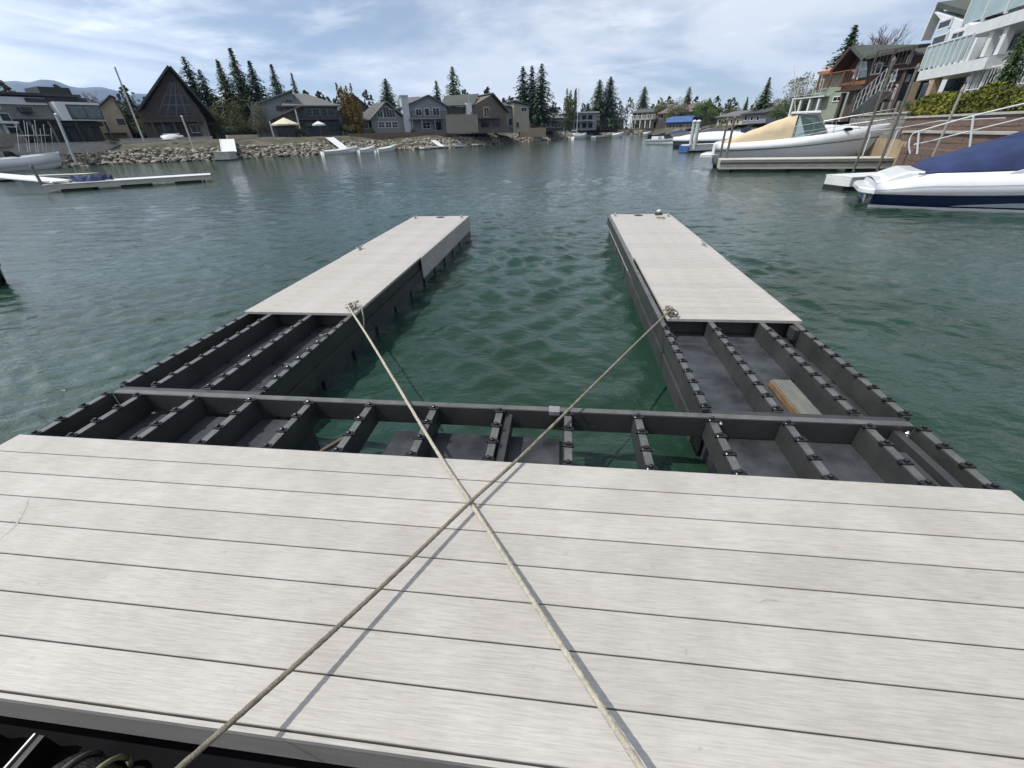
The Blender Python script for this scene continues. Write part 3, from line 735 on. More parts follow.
# ================================================================ HOUSES
class House:
    """facade frame: x along the front, y into the house, z up from the ground; picture points are mapped onto the facade plane"""
    def __init__(s, name, label, cat, xl, Dl, xr, Dr, yb, g=1.9):
        A = at(xl, yb, Dl); B = at(xr, yb, Dr); A.z = B.z = g
        s.A, s.B = A, B; d = B-A; s.w = d.length; s.rz = math.atan2(d.y, d.x)
        s.root = thing(name, label, cat, A, s.rz); s.M = ROOTM[s.root.name]; s.I = s.M.inverted()
    def uv(s, x, y, yo=0):
        o = s.I @ CP; d = (s.I.to_3x3() @ ray(x, y)); t = (yo-o.y)/d.y; p = o+d*t; return p.x, p.z
    def box(s, x0, x1, y0, y1, z0, z1, name, m, par=None):
        o = MB().box(min(x0,x1), max(x0,x1), y0, y1, min(z0,z1), max(z0,z1)).build(name, m, par or s.root, world=False); return o
    def pbox(s, bl, tr, yo, dep, name, m, par=None):
        """box between two picture points (bottom left, top right) on the plane y = yo, dep deep"""
        a = s.uv(*bl, yo); b_ = s.uv(*tr, yo); return s.box(a[0], b_[0], yo, yo+dep, a[1], b_[1], name, m, par)
    def win(s, bl, tr, yo=-.03, fr=.07, nx=1, nz=1, m=OFFW, g=GLASS, loc=False):
        a = bl if loc else s.uv(*bl, yo); b_ = tr if loc else s.uv(*tr, yo)
        x0, x1, z0, z1 = min(a[0], b_[0]), max(a[0], b_[0]), min(a[1], b_[1]), max(a[1], b_[1])
        mb = MB()
        mb.box(x0, x0+fr, yo-.03, yo+.03, z0, z1); mb.box(x1-fr, x1, yo-.03, yo+.03, z0, z1)
        mb.box(x0+fr, x1-fr, yo-.03, yo+.03, z0, z0+fr); mb.box(x0+fr, x1-fr, yo-.03, yo+.03, z1-fr, z1)
        for k in range(1, nx):
            x = x0+(x1-x0)*k/nx; mb.box(x-fr*.3, x+fr*.3, yo-.026, yo+.026, z0+fr, z1-fr)
        for k in range(1, nz):
            z = z0+(z1-z0)*k/nz; mb.box(x0+fr, x1-fr, yo-.022, yo+.022, z-fr*.3, z+fr*.3)
        w = mb.build('window', m, s.root, world=False)
        MB().box(x0+fr*.5, x1-fr*.5, yo-.006, yo+.010, z0+fr*.5, z1-fr*.5).build('pane', g, w, world=False); return w
    def win3(s, bl, tl, br, yo=-.05, **k):
        a, b_, c = s.uv(*bl, yo), s.uv(*tl, yo), s.uv(*br, yo); return s.win((a[0], a[1]), (c[0], b_[1]), yo=yo, loc=True, **k)
    def gable_front(s, x0, x1, ze, zr, dep, m, rm, over=.35, th=.16, y0=0, xr=None, z0=-.3):
        xr = (x0+x1)/2 if xr is None else xr
        MB().prism([(x0, z0), (x1, z0), (x1, ze), (xr, zr), (x0, ze)], y0, y0+dep).build('wall', m, s.root, world=False)
        for xe in (x0, x1):
            dx = xe-xr; k = 1+over/abs(dx); ex, ez = xr+dx*k, zr+(ze-zr)*k
            pts = [(xr, y0-over, zr+.03), (ex, y0-over, ez+.03), (ex, y0+dep+over, ez+.03), (xr, y0+dep+over, zr+.03)]
            if dx > 0: pts = pts[::1]
            mb = MB(); mb.slab(pts if dx > 0 else pts[::-1], th); mb.build('roof', rm, s.root, world=False)
    def gable_side(s, x0, x1, ze, zr, dep, m, rm, over=.4, th=.16, y0=0, z0=-.3):
        MB().prismx([(y0, z0), (y0+dep, z0), (y0+dep, ze), (y0+dep/2, zr), (y0, ze)], x0, x1).build('wall', m, s.root, world=False)
        sl = (zr-ze)/(dep/2)
        MB().slab([(x0-over, y0-over, ze-over*sl+.03), (x1+over, y0-over, ze-over*sl+.03), (x1+over, y0+dep/2, zr+.03), (x0-over, y0+dep/2, zr+.03)], th).build('roof', rm, s.root, world=False)
        MB().slab([(x1+over, y0+dep+over, ze-over*sl+.03), (x0-over, y0+dep+over, ze-over*sl+.03), (x0-over, y0+dep/2+.01, zr+.03), (x1+over, y0+dep/2+.01, zr+.03)], th).build('roof', rm, s.root, world=False)
    def rail(s, x0, x1, z0, h, y, m, n=None, name='railing'):
        mb = MB(); n = n or max(2, int(abs(x1-x0)/.9))
        mb.box(min(x0,x1), max(x0,x1), y-.03, y+.03, z0+h-.06, z0+h); mb.box(min(x0,x1), max(x0,x1), y-.02, y+.02, z0+.08, z0+.12)
        for k in range(n+1):
            x = x0+(x1-x0)*k/n; mb.box(x-.04, x+.04, y-.035, y+.035, z0, z0+h-.06)
        for k in range(n*5):
            x = x0+(x1-x0)*(k+.5)/(n*5); mb.box(x-.012, x+.012, y-.012, y+.012, z0+.12, z0+h-.06)
        return mb.build(name, m, s.root, world=False)
    def post(s, x, y, z0, z1, m, r=.08, name='post'):
        return s.box(x-r, x+r, y-r, y+r, z0, z1, name, m)

# --- left shore
h = House('pale_house', 'pale grey house cut by the left edge of the picture', 'house', -22, 72, 14, 75, 143)
a = h.uv(-22, 86); b_ = h.uv(14, 122)
w0 = h.w; h.gable_side(0, w0, 5.0, 6.4, 8, WHITEW, ROOFG)
h.box(w0-.5, w0-.1, -.25, -.02, -.3, 4.9, 'corner_post', OFFW); h.win((-3, 127), (8, 113), g=GLASSG)
h.win((-16, 108), (-6, 96), g=GLASS, nx=2); h.box(0, w0, -1.6, -.02, 1.9, 2.1, 'balcony_floor', OFFW); h.box(0, w0-.3, -1.4, -.03, -.2, 1.0, 'garden_wall', STONE)

h = House('modern_house', 'dark flat-roofed modern house with a big white framed window at the left shore', 'house', 15, 79, 112, 82, 142)
W_ = h.w; z = lambda x, y: h.uv(x, y)[1]; u = lambda x, y: h.uv(x, y)[0]
zt = z(60, 95); zl = z(60, 121)
h.box(0, W_, 1.5, 9, -.3, zt-.1, 'wall', CHARC)
h.box(-.4, W_*.93, .9, 9.4, zt-.08, zt+.18, 'flat_roof', ROOFD)
h.box(.3, u(50, 100), 1.2, 1.48, z(30, 104), z(30, 96.5), 'clerestory_wall', WHITEW)
h.win((26, 102), (47, 98.5), yo=1.12, m=CHARC)
h.box(-.2, u(55, 112), -.1, .1, zl-.05, zl+.12, 'gutter', ROOFD)
MB().slab([(-.3, -.3, zl+.1), (u(56, 121), -.3, zl+.1), (u(56, 110), 1.45, z(40, 104.5)), (-.3, 1.45, z(40, 104.5))], .1).build('lower_roof', ROOFG, h.root, world=False)
h.pbox((22, 112), (31, 107), -.25, .9, 'skylight', CHARC)
x0, x1 = u(62, 121), u(105, 121)
h.box(x0, x1, -.35, 1.48, zl+.05, z(80, 102.5), 'bay_wall', WHITEW)
h.win((u(71, 119.5), z(80, 119.5)), (u(97, 105), z(80, 105)), yo=-.39, fr=.12, nx=2, m=CHARC, g=GLASSG, loc=True)
h.box(0, W_+.3, .9, 1.45, zl-.5, zl-.05, 'fascia_beam', CHARC)
for px in (20, 33, 52, 78, 108): h.post(u(px, 130), -.1, -.2, zl-.05, GREYS if px < 60 else CHARC, .09)
for px in (26, 44, 66, 90): h.win((u(px-4, 138), .1), (u(px+5, 125), 2.3), yo=1.44, m=CHARC, loc=True, nx=2)
h.box(W_*.6, W_*.93, 3, 7, zt+.2, zt+1.0, 'roof_plant_screen', CHARC)

h = House('tan_gable_house', 'tan stucco gable house between the modern house and the A-frame cabin', 'house', 103, 90, 134, 90, 140)
h.gable_front(0, h.w, h.uv(134, 116)[1], h.uv(112, 96)[1], 9, TANW, ROOFD, xr=h.uv(113, 100)[0])
h.win((118, 126), (124, 118)); h.box(.5, h.w-.5, -1.2, -.02, 1.0, 1.2, 'porch_roof', ROOFD)

h = House('a_frame_cabin', 'dark brown A-frame cabin with a glazed gable', 'cabin', 148, 82, 212, 82, 138)
u = lambda x, y: h.uv(x, y)[0]; z = lambda x, y: h.uv(x, y)[1]
zp = z(173, 69); xp = u(174, 80)
MB().prism([(0, -.3), (h.w, -.3), (h.w, z(212, 118)), (xp, zp), (u(145, 110), z(142, 109)), (0, z(148, 112))], 0, 11).build('wall', DKWOOD, h.root, world=False)
for (ex, ey) in ((139, 113), (216, 121)):
    X0, Z0 = u(ex, ey), z(ex, ey)
    pts = [(xp, -1.3, zp+.1), (X0, -1.1, Z0+.1), (X0, 11.3, Z0+.1), (xp, 11.3, zp+.1)]
    MB().slab(pts if X0 > xp else pts[::-1], .22).build('roof', ROOFD, h.root, world=False)
yo = -.04; mb = MB(); g2 = MB()
gb, gt = z(175, 116), z(174, 82)
xa, xb = u(157, 116), u(196, 116)
g2.prism([(xa, gb), (xb, gb), (xp+.5, gt), (xp-.5, gt)], yo-.02, yo+.03); wn = g2.build('gable_window', GLASS, h.root, world=False)
for t in (0, .25, .5, .75, 1):
    xq = xa+(xb-xa)*t; xt = xp-.5+1.0*t; mb.prism([(xq-.05, gb), (xq+.05, gb), (xt+.05, gt), (xt-.05, gt)], yo-.07, yo-.03)
for t in (0, .33, .62): zz = gb+(gt-gb)*t; e_ = (1-t); mb.box(xp+(xa-xp)*e_-.3*t, xp+(xb-xp)*e_+.3*t, yo-.075, yo-.032, zz-.05, zz+.05)
mb.build('mullions', mat('greyed_mullion', (.13, .11, .10), .7), wn, world=False)
h.box(.2, h.w-.3, -1.6, -.02, z(175, 121)-.15, z(175, 121), 'balcony_floor', DKWOOD); h.rail(.3, h.w-.4, z(175, 121), .9, -1.5, DKWOOD)
for px in (155, 165, 176, 188, 200): h.post(u(px, 130), -1.4, -.2, z(175, 121)-.15, DKWOOD, .1)
h.win((192, 133), (202, 124), nx=2, m=OFFW); h.win((160, 133), (170, 125), m=DKWOOD, nx=2); h.box(u(180,138), u(187,138), -.06, -.01, -.1, z(183, 125), 'door', REDWOOD)
h.box(h.w-1.0, h.w-.1, -.2, -.02, -.2, 2.2, 'stone_pier', STONE)

h = House('shed', 'small orange-roofed shed end showing right of the A-frame cabin', 'shed', 208, 92, 221, 92, 138)
h.gable_front(0, h.w, h.uv(214, 116)[1], h.uv(213, 104)[1], 5, TANW, ROOFO, over=.2); h.box(.4, 1.2, -.05, -.01, 0, 2, 'door', DKWOOD)

h = House('grey_shed_roof_house', 'grey house with a tall single-slope roof behind the beige umbrella', 'house', 258, 84, 303, 84, 136)
u = lambda x, y: h.uv(x, y)[0]; z = lambda x, y: h.uv(x, y)[1]
MB().prism([(0, -.3), (h.w, -.3), (h.w, z(303, 92)), (u(290, 93), z(290, 92.5)), (0, z(258, 106))], 1, 9).build('wall', GREYB, h.root, world=False)
MB().slab([(u(255, 105), .4, z(255, 104.5)), (u(293, 91), .4, z(293, 90.5)), (u(293, 91), 9.3, z(293, 90.5)), (u(255, 105), 9.3, z(255, 104.5))], .2).build('roof', ROOFG, h.root, world=False)
MB().slab([(u(269, 121), -1.2, z(269, 121)), (u(301, 107), -1.2, z(301, 107)), (u(301, 107), .98, z(301, 107)), (u(269, 121), .98, z(269, 121))], .22).build('lower_roof', ROOFG, h.root, world=False)
h.win((277, 111), (282, 106), yo=.96, m=CHARC); h.win((287, 106), (292, 100), yo=.96, m=CHARC, nx=2)
for px in (272, 300): h.post(u(px, 130), -1.0, -.2, z(px, 119) if px < 290 else z(300, 109), OFFW, .09)
h.box(u(276, 130), u(297, 130), .9, .97, .0, 2.3, 'sliding_door', GLASS)

h = House('dark_hip_house', 'charcoal house with a brown-grey hip roof and a row of upper windows', 'house', 302, 84, 343, 85, 135)
u = lambda x, y: h.uv(x, y)[0]; z = lambda x, y: h.uv(x, y)[1]
ze, zr = z(322, 105.5), z(305, 91); W_ = h.w
h.box(0, W_, 0, 9, -.3, ze, 'wall', CHARC)
o_ = .45; R0, R1 = (-1.0, 4.5, zr), (W_*.42, 4.5, zr)
mb = MB(); mb.add([(-1.8, -o_, ze), (W_+o_, -o_, ze), (W_+o_, 9+o_, ze), (-1.8, 9+o_, ze), R0, R1, (-1.8, -o_, ze-.15), (W_+o_, -o_, ze-.15), (W_+o_, 9+o_, ze-.15), (-1.8, 9+o_, ze-.15)],
    [(0,1,5,4),(1,2,5),(2,3,4,5),(3,0,4),(6,7,1,0),(7,8,2,1),(8,9,3,2),(9,6,0,3),(9,8,7,6)]); mb.build('roof', ROOFG, h.root, world=False)
for px in (306, 313.5, 321, 328.5): h.win((px, 116), (px+5.5, 108.5), m=GREYS)
for px in (306, 316, 326, 335): h.win((px, 131.5), (px+6, 121), m=CHARC, nx=2)
h.box(0, W_, -1.4, -.05, z(320, 119)-.12, z(320, 119), 'balcony_floor', DKWOOD); h.rail(0, W_, z(320, 119), .8, -1.3, CHARC)

h = House('dark_gable_house', 'dark gable half hidden behind the golden poplar clump', 'house', 344, 93, 376, 94, 134)
h.gable_front(0, h.w, h.uv(372, 111)[1], h.uv(354, 95)[1], 8, CHARC, ROOFD, xr=h.uv(353.5, 100)[0]); h.win((362, 118), (368, 112))

h = House('arched_gable_house', 'grey gable cottage with tall arched-top windows and a white lower window row', 'house', 359, 86, 405, 87, 133)
u = lambda x, y: h.uv(x, y)[0]; z = lambda x, y: h.uv(x, y)[1]
MB().prism([(u(371, 120), -.3), (h.w, -.3), (h.w, z(404, 118)), (u(386, 105), z(386, 104)), (u(371, 120), z(371, 119))], 0, 9).build('wall', GREYS, h.root, world=False)
h.box(0, u(371, 130), 1.2, 8.5, -.3, z(365, 120), 'side_wing', GREYS)
MB().slab([(u(355.5, 121), .5, z(356, 121)), (u(372, 121), .5, z(372, 121)), (u(385, 102.5), 4.5, z(384, 102)), (u(377, 103), 4.5, z(377, 102.5))], .18).build('roof', ROOFG, h.root, world=False)
MB().slab([(u(386, 103), -.6, z(386, 102.3)), (u(407, 119), -.6, z(407, 120)), (u(407, 119), 9, z(407, 120)), (u(386, 103), 9, z(386, 102.3))], .2).build('roof', ROOFG, h.root, world=False)
MB().slab([(u(370, 120), -.6, z(369, 121)), (u(386, 103), -.6, z(386, 102.3)), (u(386, 103), 9, z(386, 102.3)), (u(370, 120), 9, z(369, 121))], .2).build('roof', ROOFG, h.root, world=False)
for px, yt in ((378, 110.5), (384, 106.5), (390, 109)): h.win((px-.2, 118), (px+4.4, yt), m=OFFW, fr=.06, nx=2)
for px in (379, 386, 392.5): h.win((px, 128), (px+5, 121.5), m=OFFW, fr=.06, nx=2, nz=2)
h.win((362, 129), (368, 122), yo=1.15, m=OFFW)

h = House('blue_grey_house', 'blue grey house with a tall white chimney and an upper balcony', 'house', 407, 87, 449, 89, 133)
u = lambda x, y: h.uv(x, y)[0]; z = lambda x, y: h.uv(x, y)[1]
h.gable_front(0, h.w, z(447, 107), z(428, 96), 10, GREYB, ROOFG, xr=u(428, 96), over=.5)
MB().slab([(u(399, 106), 1.5, z(399, 106)), (u(416, 106), 1.5, z(412, 106)), (u(427, 96), 5, z(427, 95)), (u(404, 97), 5, z(404, 96.5))], .15).build('roof', ROOFG, h.root, world=False)
a = u(402.5, 115); CHM = mat('pale_blue_chimney', (.38, .41, .44), .7)
h.box(a, a+1.15, -.6, .9, -.3, z(404, 97), 'chimney', CHM); h.box(a-.1, a+1.25, -.7, 1.0, z(404, 97)+.002, z(404, 95.3), 'chimney_cap', GALV)
h.pbox((410, 119.5), (445, 117.6), -1.5, 1.48, 'balcony_floor', GREYS); h.rail(u(410, 118), u(445, 118), z(428, 117.6), .85, -1.4, CHARC)
for px in (411, 420, 433, 444): h.post(u(px, 125), -1.35, -.2, z(px, 119.6), GREYS, .1)
h.win((416, 116), (421, 108.5), nx=2); h.win((425, 116), (429, 108)); h.win((433, 116), (439, 107.5), m=OFFW, nx=2)
h.win((423, 129), (430, 122), m=OFFW, nx=2, nz=2); h.win((434, 130), (441, 122), m=CHARC)

h = House('green_roof_house', 'beige house with a green-grey roof and a brown gable front', 'house', 447, 90, 506, 96, 133)
u = lambda x, y: h.uv(x, y)[0]; z = lambda x, y: h.uv(x, y)[1]
h.box(0, u(472, 120), .3, 9, -.3, z(460, 106.5), 'wall', BEIGE)
MB().slab([(-.4, -.3, z(447, 107)), (u(473, 107), -.3, z(473, 106)), (u(490, 94), 4.5, z(490, 92.5)), (u(454, 96), 4.5, z(454, 95))], .18).build('roof', ROOFGR, h.root, world=False)
BRN = mat('brown_board_siding', (.105, .088, .068), .75, var=.25, scale=1.5, stretch=(8, 1, .5))
MB().prism([(u(472, 130), -.3), (h.w, -.3), (h.w, z(506, 112)), (u(491, 94), z(491, 95)), (u(472, 106), z(472, 106))], 0, 9).build('gable_wall', BRN, h.root, world=False)
MB().slab([(u(491, 95), -.6, z(491, 93.6)), (u(508, 113), -.6, z(508, 113)), (u(508, 113), 9, z(508, 113)), (u(491, 95), 9, z(491, 93.6))], .2).build('roof', ROOFGR, h.root, world=False)
h.pbox((467.5, 118), (471.5, 103), -.5, .7, 'chimney', OFFW); h.pbox((469, 103.2), (470.2, 94), -.3, .2, 'flue', GALV)
h.win((448.5, 114), (466, 107.5), yo=.2, m=BRN, nx=3); h.win((484, 117), (489, 107), nx=2, m=OFFW); h.win((481, 128), (489, 120), m=BRN, nx=2)
h.pbox((480, 118.5), (503, 117), -1.4, 1.38, 'balcony_floor', BRN); h.rail(u(480, 117), u(503, 117), z(490, 117), .9, -1.3, BRN)
h.win((494, 127), (500, 120), m=BRN)

mb = MB(); A_, B_ = at(447, 133, 86), at(479, 133, 88); A_.z = B_.z = 1.8
f_ = thing('board_fence', 'tall pale grey board fence in front of the green-roofed beige house', 'fence', A_, math.atan2(B_.y-A_.y, B_.x-A_.x)); Lf = (B_-A_).length
for k in range(int(Lf/.3)): mb.box(k*.3+.01, k*.3+.29, 0, .05, 0, 2.7+.05*random.random())
mb.build('boards', mat('fence_boards', (.22, .20, .165), .8, var=.25, scale=2, stretch=(8,1,.4)), f_, world=False)
mb = MB()
for k in range(6): mb.box(k*Lf/5-.06, k*Lf/5+.06, .052, .17, -.2, 3.1)
mb.build('posts', DKWOOD, f_, world=False)

h = House('beige_box_house', 'boxy beige house with vertical siding left of the tall pine trio', 'house', 506, 99, 529, 101, 132)
u = lambda x, y: h.uv(x, y)[0]; z = lambda x, y: h.uv(x, y)[1]
h.box(0, u(514, 110), 1, 9, -.3, z(508, 106), 'wing', GREYS)
MB().prism([(u(513, 130), -.3), (h.w, -.3), (h.w, z(529, 106)), (u(514, 103), z(514, 102.5))], 0, 9).build('wall', BEIGE, h.root, world=False)
MB().slab([(u(512.5, 102), -.4, z(512.5, 101.7)), (u(530, 106), -.4, z(530, 105.6)), (u(530, 106), 9, z(530, 105.6)), (u(512.5, 102), 9, z(512.5, 101.7))], .2).build('roof', ROOFD, h.root, world=False)
MB().slab([(u(493, 104), .6, z(493, 104.5)), (u(513, 107), .6, z(511, 107)), (u(513, 102), 5, z(513, 101.5)), (u(497, 101), 5, z(497, 101))], .15).build('roof', ROOFGR, h.root, world=False)
h.win((521, 112), (527, 107), m=OFFW, nx=2); h.win((516, 128), (519, 122), m=BEIGE); h.win((508, 126), (512, 118), yo=.95, m=OFFW)

h = House('low_dark_house', 'low dark house with a wide grey roof under the pine trio', 'house', 543, 130, 563, 132, 131)
h.gable_side(0, h.w, h.uv(552, 118.5)[1], h.uv(552, 113)[1], 12, CHARC, ROOFG)
for px in (546, 551, 557): h.win((px, 127.5), (px+4, 121), m=OFFW, nx=2)
h.pbox((545, 121), (562, 119.6), -1, .9, 'porch_roof', GREYS)

h = House('slate_modern_house', 'slate blue flat-roofed house behind the sailboat mast', 'house', 566, 150, 596, 155, 130)
h.box(0, h.w, 0, 10, -.3, h.uv(580, 113)[1], 'wall', GREYB); h.box(-.5, h.w+.5, -.6, 10.5, h.uv(580, 113)[1], h.uv(580, 113)[1]+.3, 'flat_roof', OFFW)
h.pbox((568, 121.5), (594, 120.6), -1.2, 1.18, 'balcony_floor', OFFW)
for px in (569, 575, 582, 588): h.win((px, 119.5), (px+4.5, 115), m=CHARC); h.win((px, 128), (px+4.5, 123), m=CHARC)

h = House('brown_shed_house', 'small brown vertical-board house below the two merged firs', 'house', 600, 158, 623, 160, 129)
h.gable_side(0, h.w, h.uv(611, 120)[1], h.uv(611, 117.5)[1], 7, BRN, ROOFG); h.win((613, 127), (616, 122), m=OFFW); h.pbox((596, 127), (600, 114), -.2, .8, 'chimney', TANW)

h = House('sage_roof_house', 'pale two-storey house with a green roof and long white balcony on the far shore', 'house', 631, 155, 657, 150, 130)
u = lambda x, y: h.uv(x, y)[0]; z = lambda x, y: h.uv(x, y)[1]
h.gable_side(0, h.w, z(644, 112.6), z(644, 108.6), 10, BEIGE, ROOFGR, over=.7)
h.pbox((629, 120.4), (658, 119), -1.8, 1.78, 'balcony_floor', OFFW); h.rail(u(629, 119), u(658, 119), z(644, 119), 1.0, -1.7, OFFW)
for px in (633, 638, 643, 648, 653): h.win((px, 118.4), (px+3.4, 113.5), m=CHARC); h.win((px, 128), (px+3.4, 122), m=CHARC); h.post(u(px, 125), -1.6, -.2, z(px, 120.5), OFFW, .13)

h = House('brown_lodge', 'brown roofed lodge behind the bright blue canopy', 'house', 657, 140, 690, 132, 129)
u = lambda x, y: h.uv(x, y)[0]; z = lambda x, y: h.uv(x, y)[1]
h.gable_side(0, h.w, z(672, 113), z(672, 105), 10, DKWOOD, mat('brown_roof', (.12, .09, .08), .85, var=.3, scale=3))
h.win((660, 119), (664, 114)); h.win((668, 119), (672, 114)); h.win((676, 118), (680, 113)); h.pbox((682, 113), (684.5, 103), 2, 1, 'chimney', STONE)
P_ = at(665, 128, 122); Q_ = at(691, 128, 118); P_.z = Q_.z = 1.6
cn = thing('boat_canopy', 'bright blue fabric canopy over a boat slip on the far right shore', 'canopy', P_, math.atan2(Q_.y-P_.y, Q_.x-P_.x)); Lc = (Q_-P_).length
MB().prismx([(-.2, 1.0), (0, .6), (.1, 1.6), (2.2, 2.0), (4.3, 1.6), (4.4, .6), (4.6, 1.0), (4.3, 1.8), (2.2, 2.2), (.1, 1.8)][::1], 0, Lc).build('cover', TARP, cn, world=False)
for k in range(5):
    for yy in (.2, 4.1): MB().box(k*Lc/4-.05, k*Lc/4+.05, yy-.05, yy+.05, -.5, 1.6).build('post', GALV, cn, world=False)

h = House('stone_house', 'small tan stone house right of the fresh green tree', 'house', 716, 98, 741, 92, 128)
h.gable_side(0, h.w, h.uv(728, 117)[1], h.uv(728, 112)[1], 7, TANW, ROOFG)
for px in (718, 724, 730, 736): h.win((px, 124), (px+3.5, 119), m=OFFW)
h = House('blue_slate_house', 'dark blue-grey house left of the fir behind the tan covered boat', 'house', 741, 90, 764, 84, 127)
h.gable_side(0, h.w, h.uv(752, 114)[1], h.uv(752, 108)[1], 7, GREYB, ROOFD)
for px in (744, 750, 756): h.win((px, 121), (px+4, 115.5), m=OFFW)
h.pbox((742, 124), (762, 122.8), -1.2, 1.18, 'deck_floor', GREYS)

# --- right shore
h = House('sage_green_house', 'sage green house with a white balcony behind the cabin cruiser', 'house', 797, 56, 846, 52, 112, 1.8)
u = lambda x, y: h.uv(x, y)[0]; z = lambda x, y: h.uv(x, y)[1]
h.box(u(812, 100), h.w, 0, 8, -.3, z(830, 72), 'wall', GREENW); h.box(0, u(812, 100), 1.6, 8, -.3, z(805, 90), 'side_wing', GREENW)
MB().slab([(u(823, 75), -.6, z(824, 74.5)), (u(850, 74), -.6, z(846, 72.5)), (u(856, 59), 4, z(853, 59.5)), (u(826, 60), 4, z(825, 60))], .2).build('roof', ROOFO, h.root, world=False)
h.pbox((793, 98.5), (824, 96.5), -.6, 2.1, 'balcony_floor', OFFW); h.rail(u(794, 97), u(824, 97), z(808, 96.5), 1.2, -.5, PALER)
for px in (796, 804, 813, 822): h.post(u(px, 105), -.4, -.2, z(px, 98.6), OFFW, .1)
h.win((832, 102), (843, 95.5), m=OFFW, nx=2); h.win((798, 110), (806, 100), yo=1.55, m=CHARC, nx=2); h.win((815, 94), (821, 84), m=OFFW); h.box(u(800,96), u(810,96), 1.5, 1.57, z(805,95), z(805,91), 'clerestory', GLASS)

h = House('brown_chalet', 'red-brown chalet with a steep glazed gable and a stained timber balcony', 'chalet', 838, 47, 884, 44, 110, 1.8)
u = lambda x, y, o=0: h.uv(x, y, o)[0]; z = lambda x, y, o=0: h.uv(x, y, o)[1]
zb_ = z(860, 88); xl_, xr_ = u(841, 88), u(874, 88)
MB().prism([(xl_, zb_), (xr_, zb_), (xr_, z(873, 59)), (u(862, 50), z(862, 50)), (xl_, z(846, 71))], 0, 5).build('upper_wall', REDWOOD, h.root, world=False)
h.box(xl_+.3, xr_+3, .6, 8, -.3, zb_, 'lower_wall', DKWOOD)
for (ex, ey) in ((842, 73), (874, 61)):
    X0, Z0 = u(ex, ey), z(ex, ey); pts = [(u(862, 50), -1.0, z(862, 48.6)), (X0, -1.0, Z0), (X0, 9, Z0), (u(862, 50), 9, z(862, 48.6))]
    MB().slab(pts if X0 > u(862, 50) else pts[::-1], .22).build('roof', ROOFGR if X0 > u(862, 50) else REDWOOD, h.root, world=False)
g2 = MB(); g2.prism([(u(852, 80), z(852, 79)), (u(866, 80), z(866, 77)), (u(868, 61), z(868, 61)), (u(863, 56), z(862.5, 57)), (u(857, 66), z(856, 67))], -.05, .02)
wn = g2.build('gable_window', FROST, h.root, world=False)
mb = MB(); mb.box(u(861, 70)-.06, u(861, 70)+.06, -.09, -.055, z(861, 79), z(862, 58)); mb.box(u(853, 72), u(868, 70), -.095, -.057, z(861, 70)-.06, z(861, 70)+.06); mb.build('mullions', OFFW, wn, world=False)
h.pbox((835, 91), (873, 88), -1.8, 1.78, 'balcony_floor', REDWOOD); h.rail(u(836, 88), u(873, 88), z(850, 88), 1.0, -1.7, REDRAIL)
h.pbox((838, 87), (866, 80), -1.68, .05, 'balcony_boards', REDRAIL)
for px in (842, 855, 869): h.post(u(px, 100, -1.5), -1.5, -.3, zb_-.3, DKWOOD, .12)
h.win((880, 74), (874, 64), m=OFFW)

h = House('red_house', 'dark red house under a long green-grey roof between the chalet and the white house', 'house', 874, 44.5, 925, 43, 108, 1.8)
u = lambda x, y, o=0: h.uv(x, y, o)[0]; z = lambda x, y, o=0: h.uv(x, y, o)[1]
h.box(u(874, 80), h.w, .4, 6, -.3, z(895, 58), 'wall', REDWOOD)
MB().slab([(u(870, 60), -.5, z(872, 59.5)), (u(922, 49), -.5, z(922, 48.5)), (u(928, 41), 4, z(926, 41)), (u(864, 49), 4, z(864, 48.5))], .2).build('roof', ROOFGR, h.root, world=False)
h.win((874, 73), (884, 61), yo=.35, m=OFFW); h.win((889, 66), (897, 58), yo=.35, m=OFFW, nx=2, g=FROST); h.win((905, 64), (914, 54), yo=.35, m=OFFW, nx=2, g=FROST)
h.pbox((884, 70.5), (922, 67.5), -1.6, 2.0, 'deck_beam', DKWOOD); h.rail(u(886, 67), u(922, 64), z(900, 68), 1.0, -1.5, DKWOOD)
h.win((890, 102), (901, 84), yo=.35, m=OFFW, nx=2, g=mat('red_door_glass', (.16,.02,.018), .3)); h.win((905, 82), (912, 74), yo=.35, m=OFFW, g=FROST); h.win((890, 82), (898, 74), yo=.35, m=OFFW, g=FROST)
for px in (885, 900, 916): h.post(u(px, 88, -1.4), -1.4, -.3, z(px, 70.5, -1.4), DKWOOD, .1)
h.box(u(880,100), u(925,100), -.9, .3, -.3, z(905,101), 'planter_wall', STONE)

def depth_at(x0, D0, xv, x1, y=110):
    A_ = at(x0, y, D0); d = ray(xv, 126); r_ = ray(x1, y)
    k = (r_.x*(A_.y-CP.y)-r_.y*(A_.x-CP.x))/(r_.x*d.y-r_.y*d.x); B_ = A_-d*k
    return math.hypot(B_.x-CP.x, B_.y-CP.y)
h = House('white_house', 'white multi-level house with glass railed balconies and a big round wreath', 'house', 921, 39, 1060, depth_at(921, 39, 650, 1060), 102, 1.8)
u = lambda x, y, o=0: h.uv(x, y, o)[0]; z = lambda x, y, o=0: h.uv(x, y, o)[1]
W_ = h.w; zf = z(940, 75, -1.5); zu = z(980, 32, -1.5)
h.box(0, u(968, 60), 0, 9, -.3, z(945, 42), 'wall', WHITEW)
MB().prism([(0, z(945, 42)), (u(968, 60), z(945, 42)), (u(966, 22), z(966, 22)), (u(934, 12), z(934, 12)), (0, z(922, 40))], .002, 9).build('gable_wall', WHITEW, h.root, world=False)
MB().slab([(u(933, 9), .1, z(932, 8)), (u(969, 20), .1, z(967, 19)), (u(969, 20), 6, z(967, 19)+.3), (u(933, 9), 6, z(932, 8)+.3)], .22).build('roof', ROOFGR, h.root, world=False)
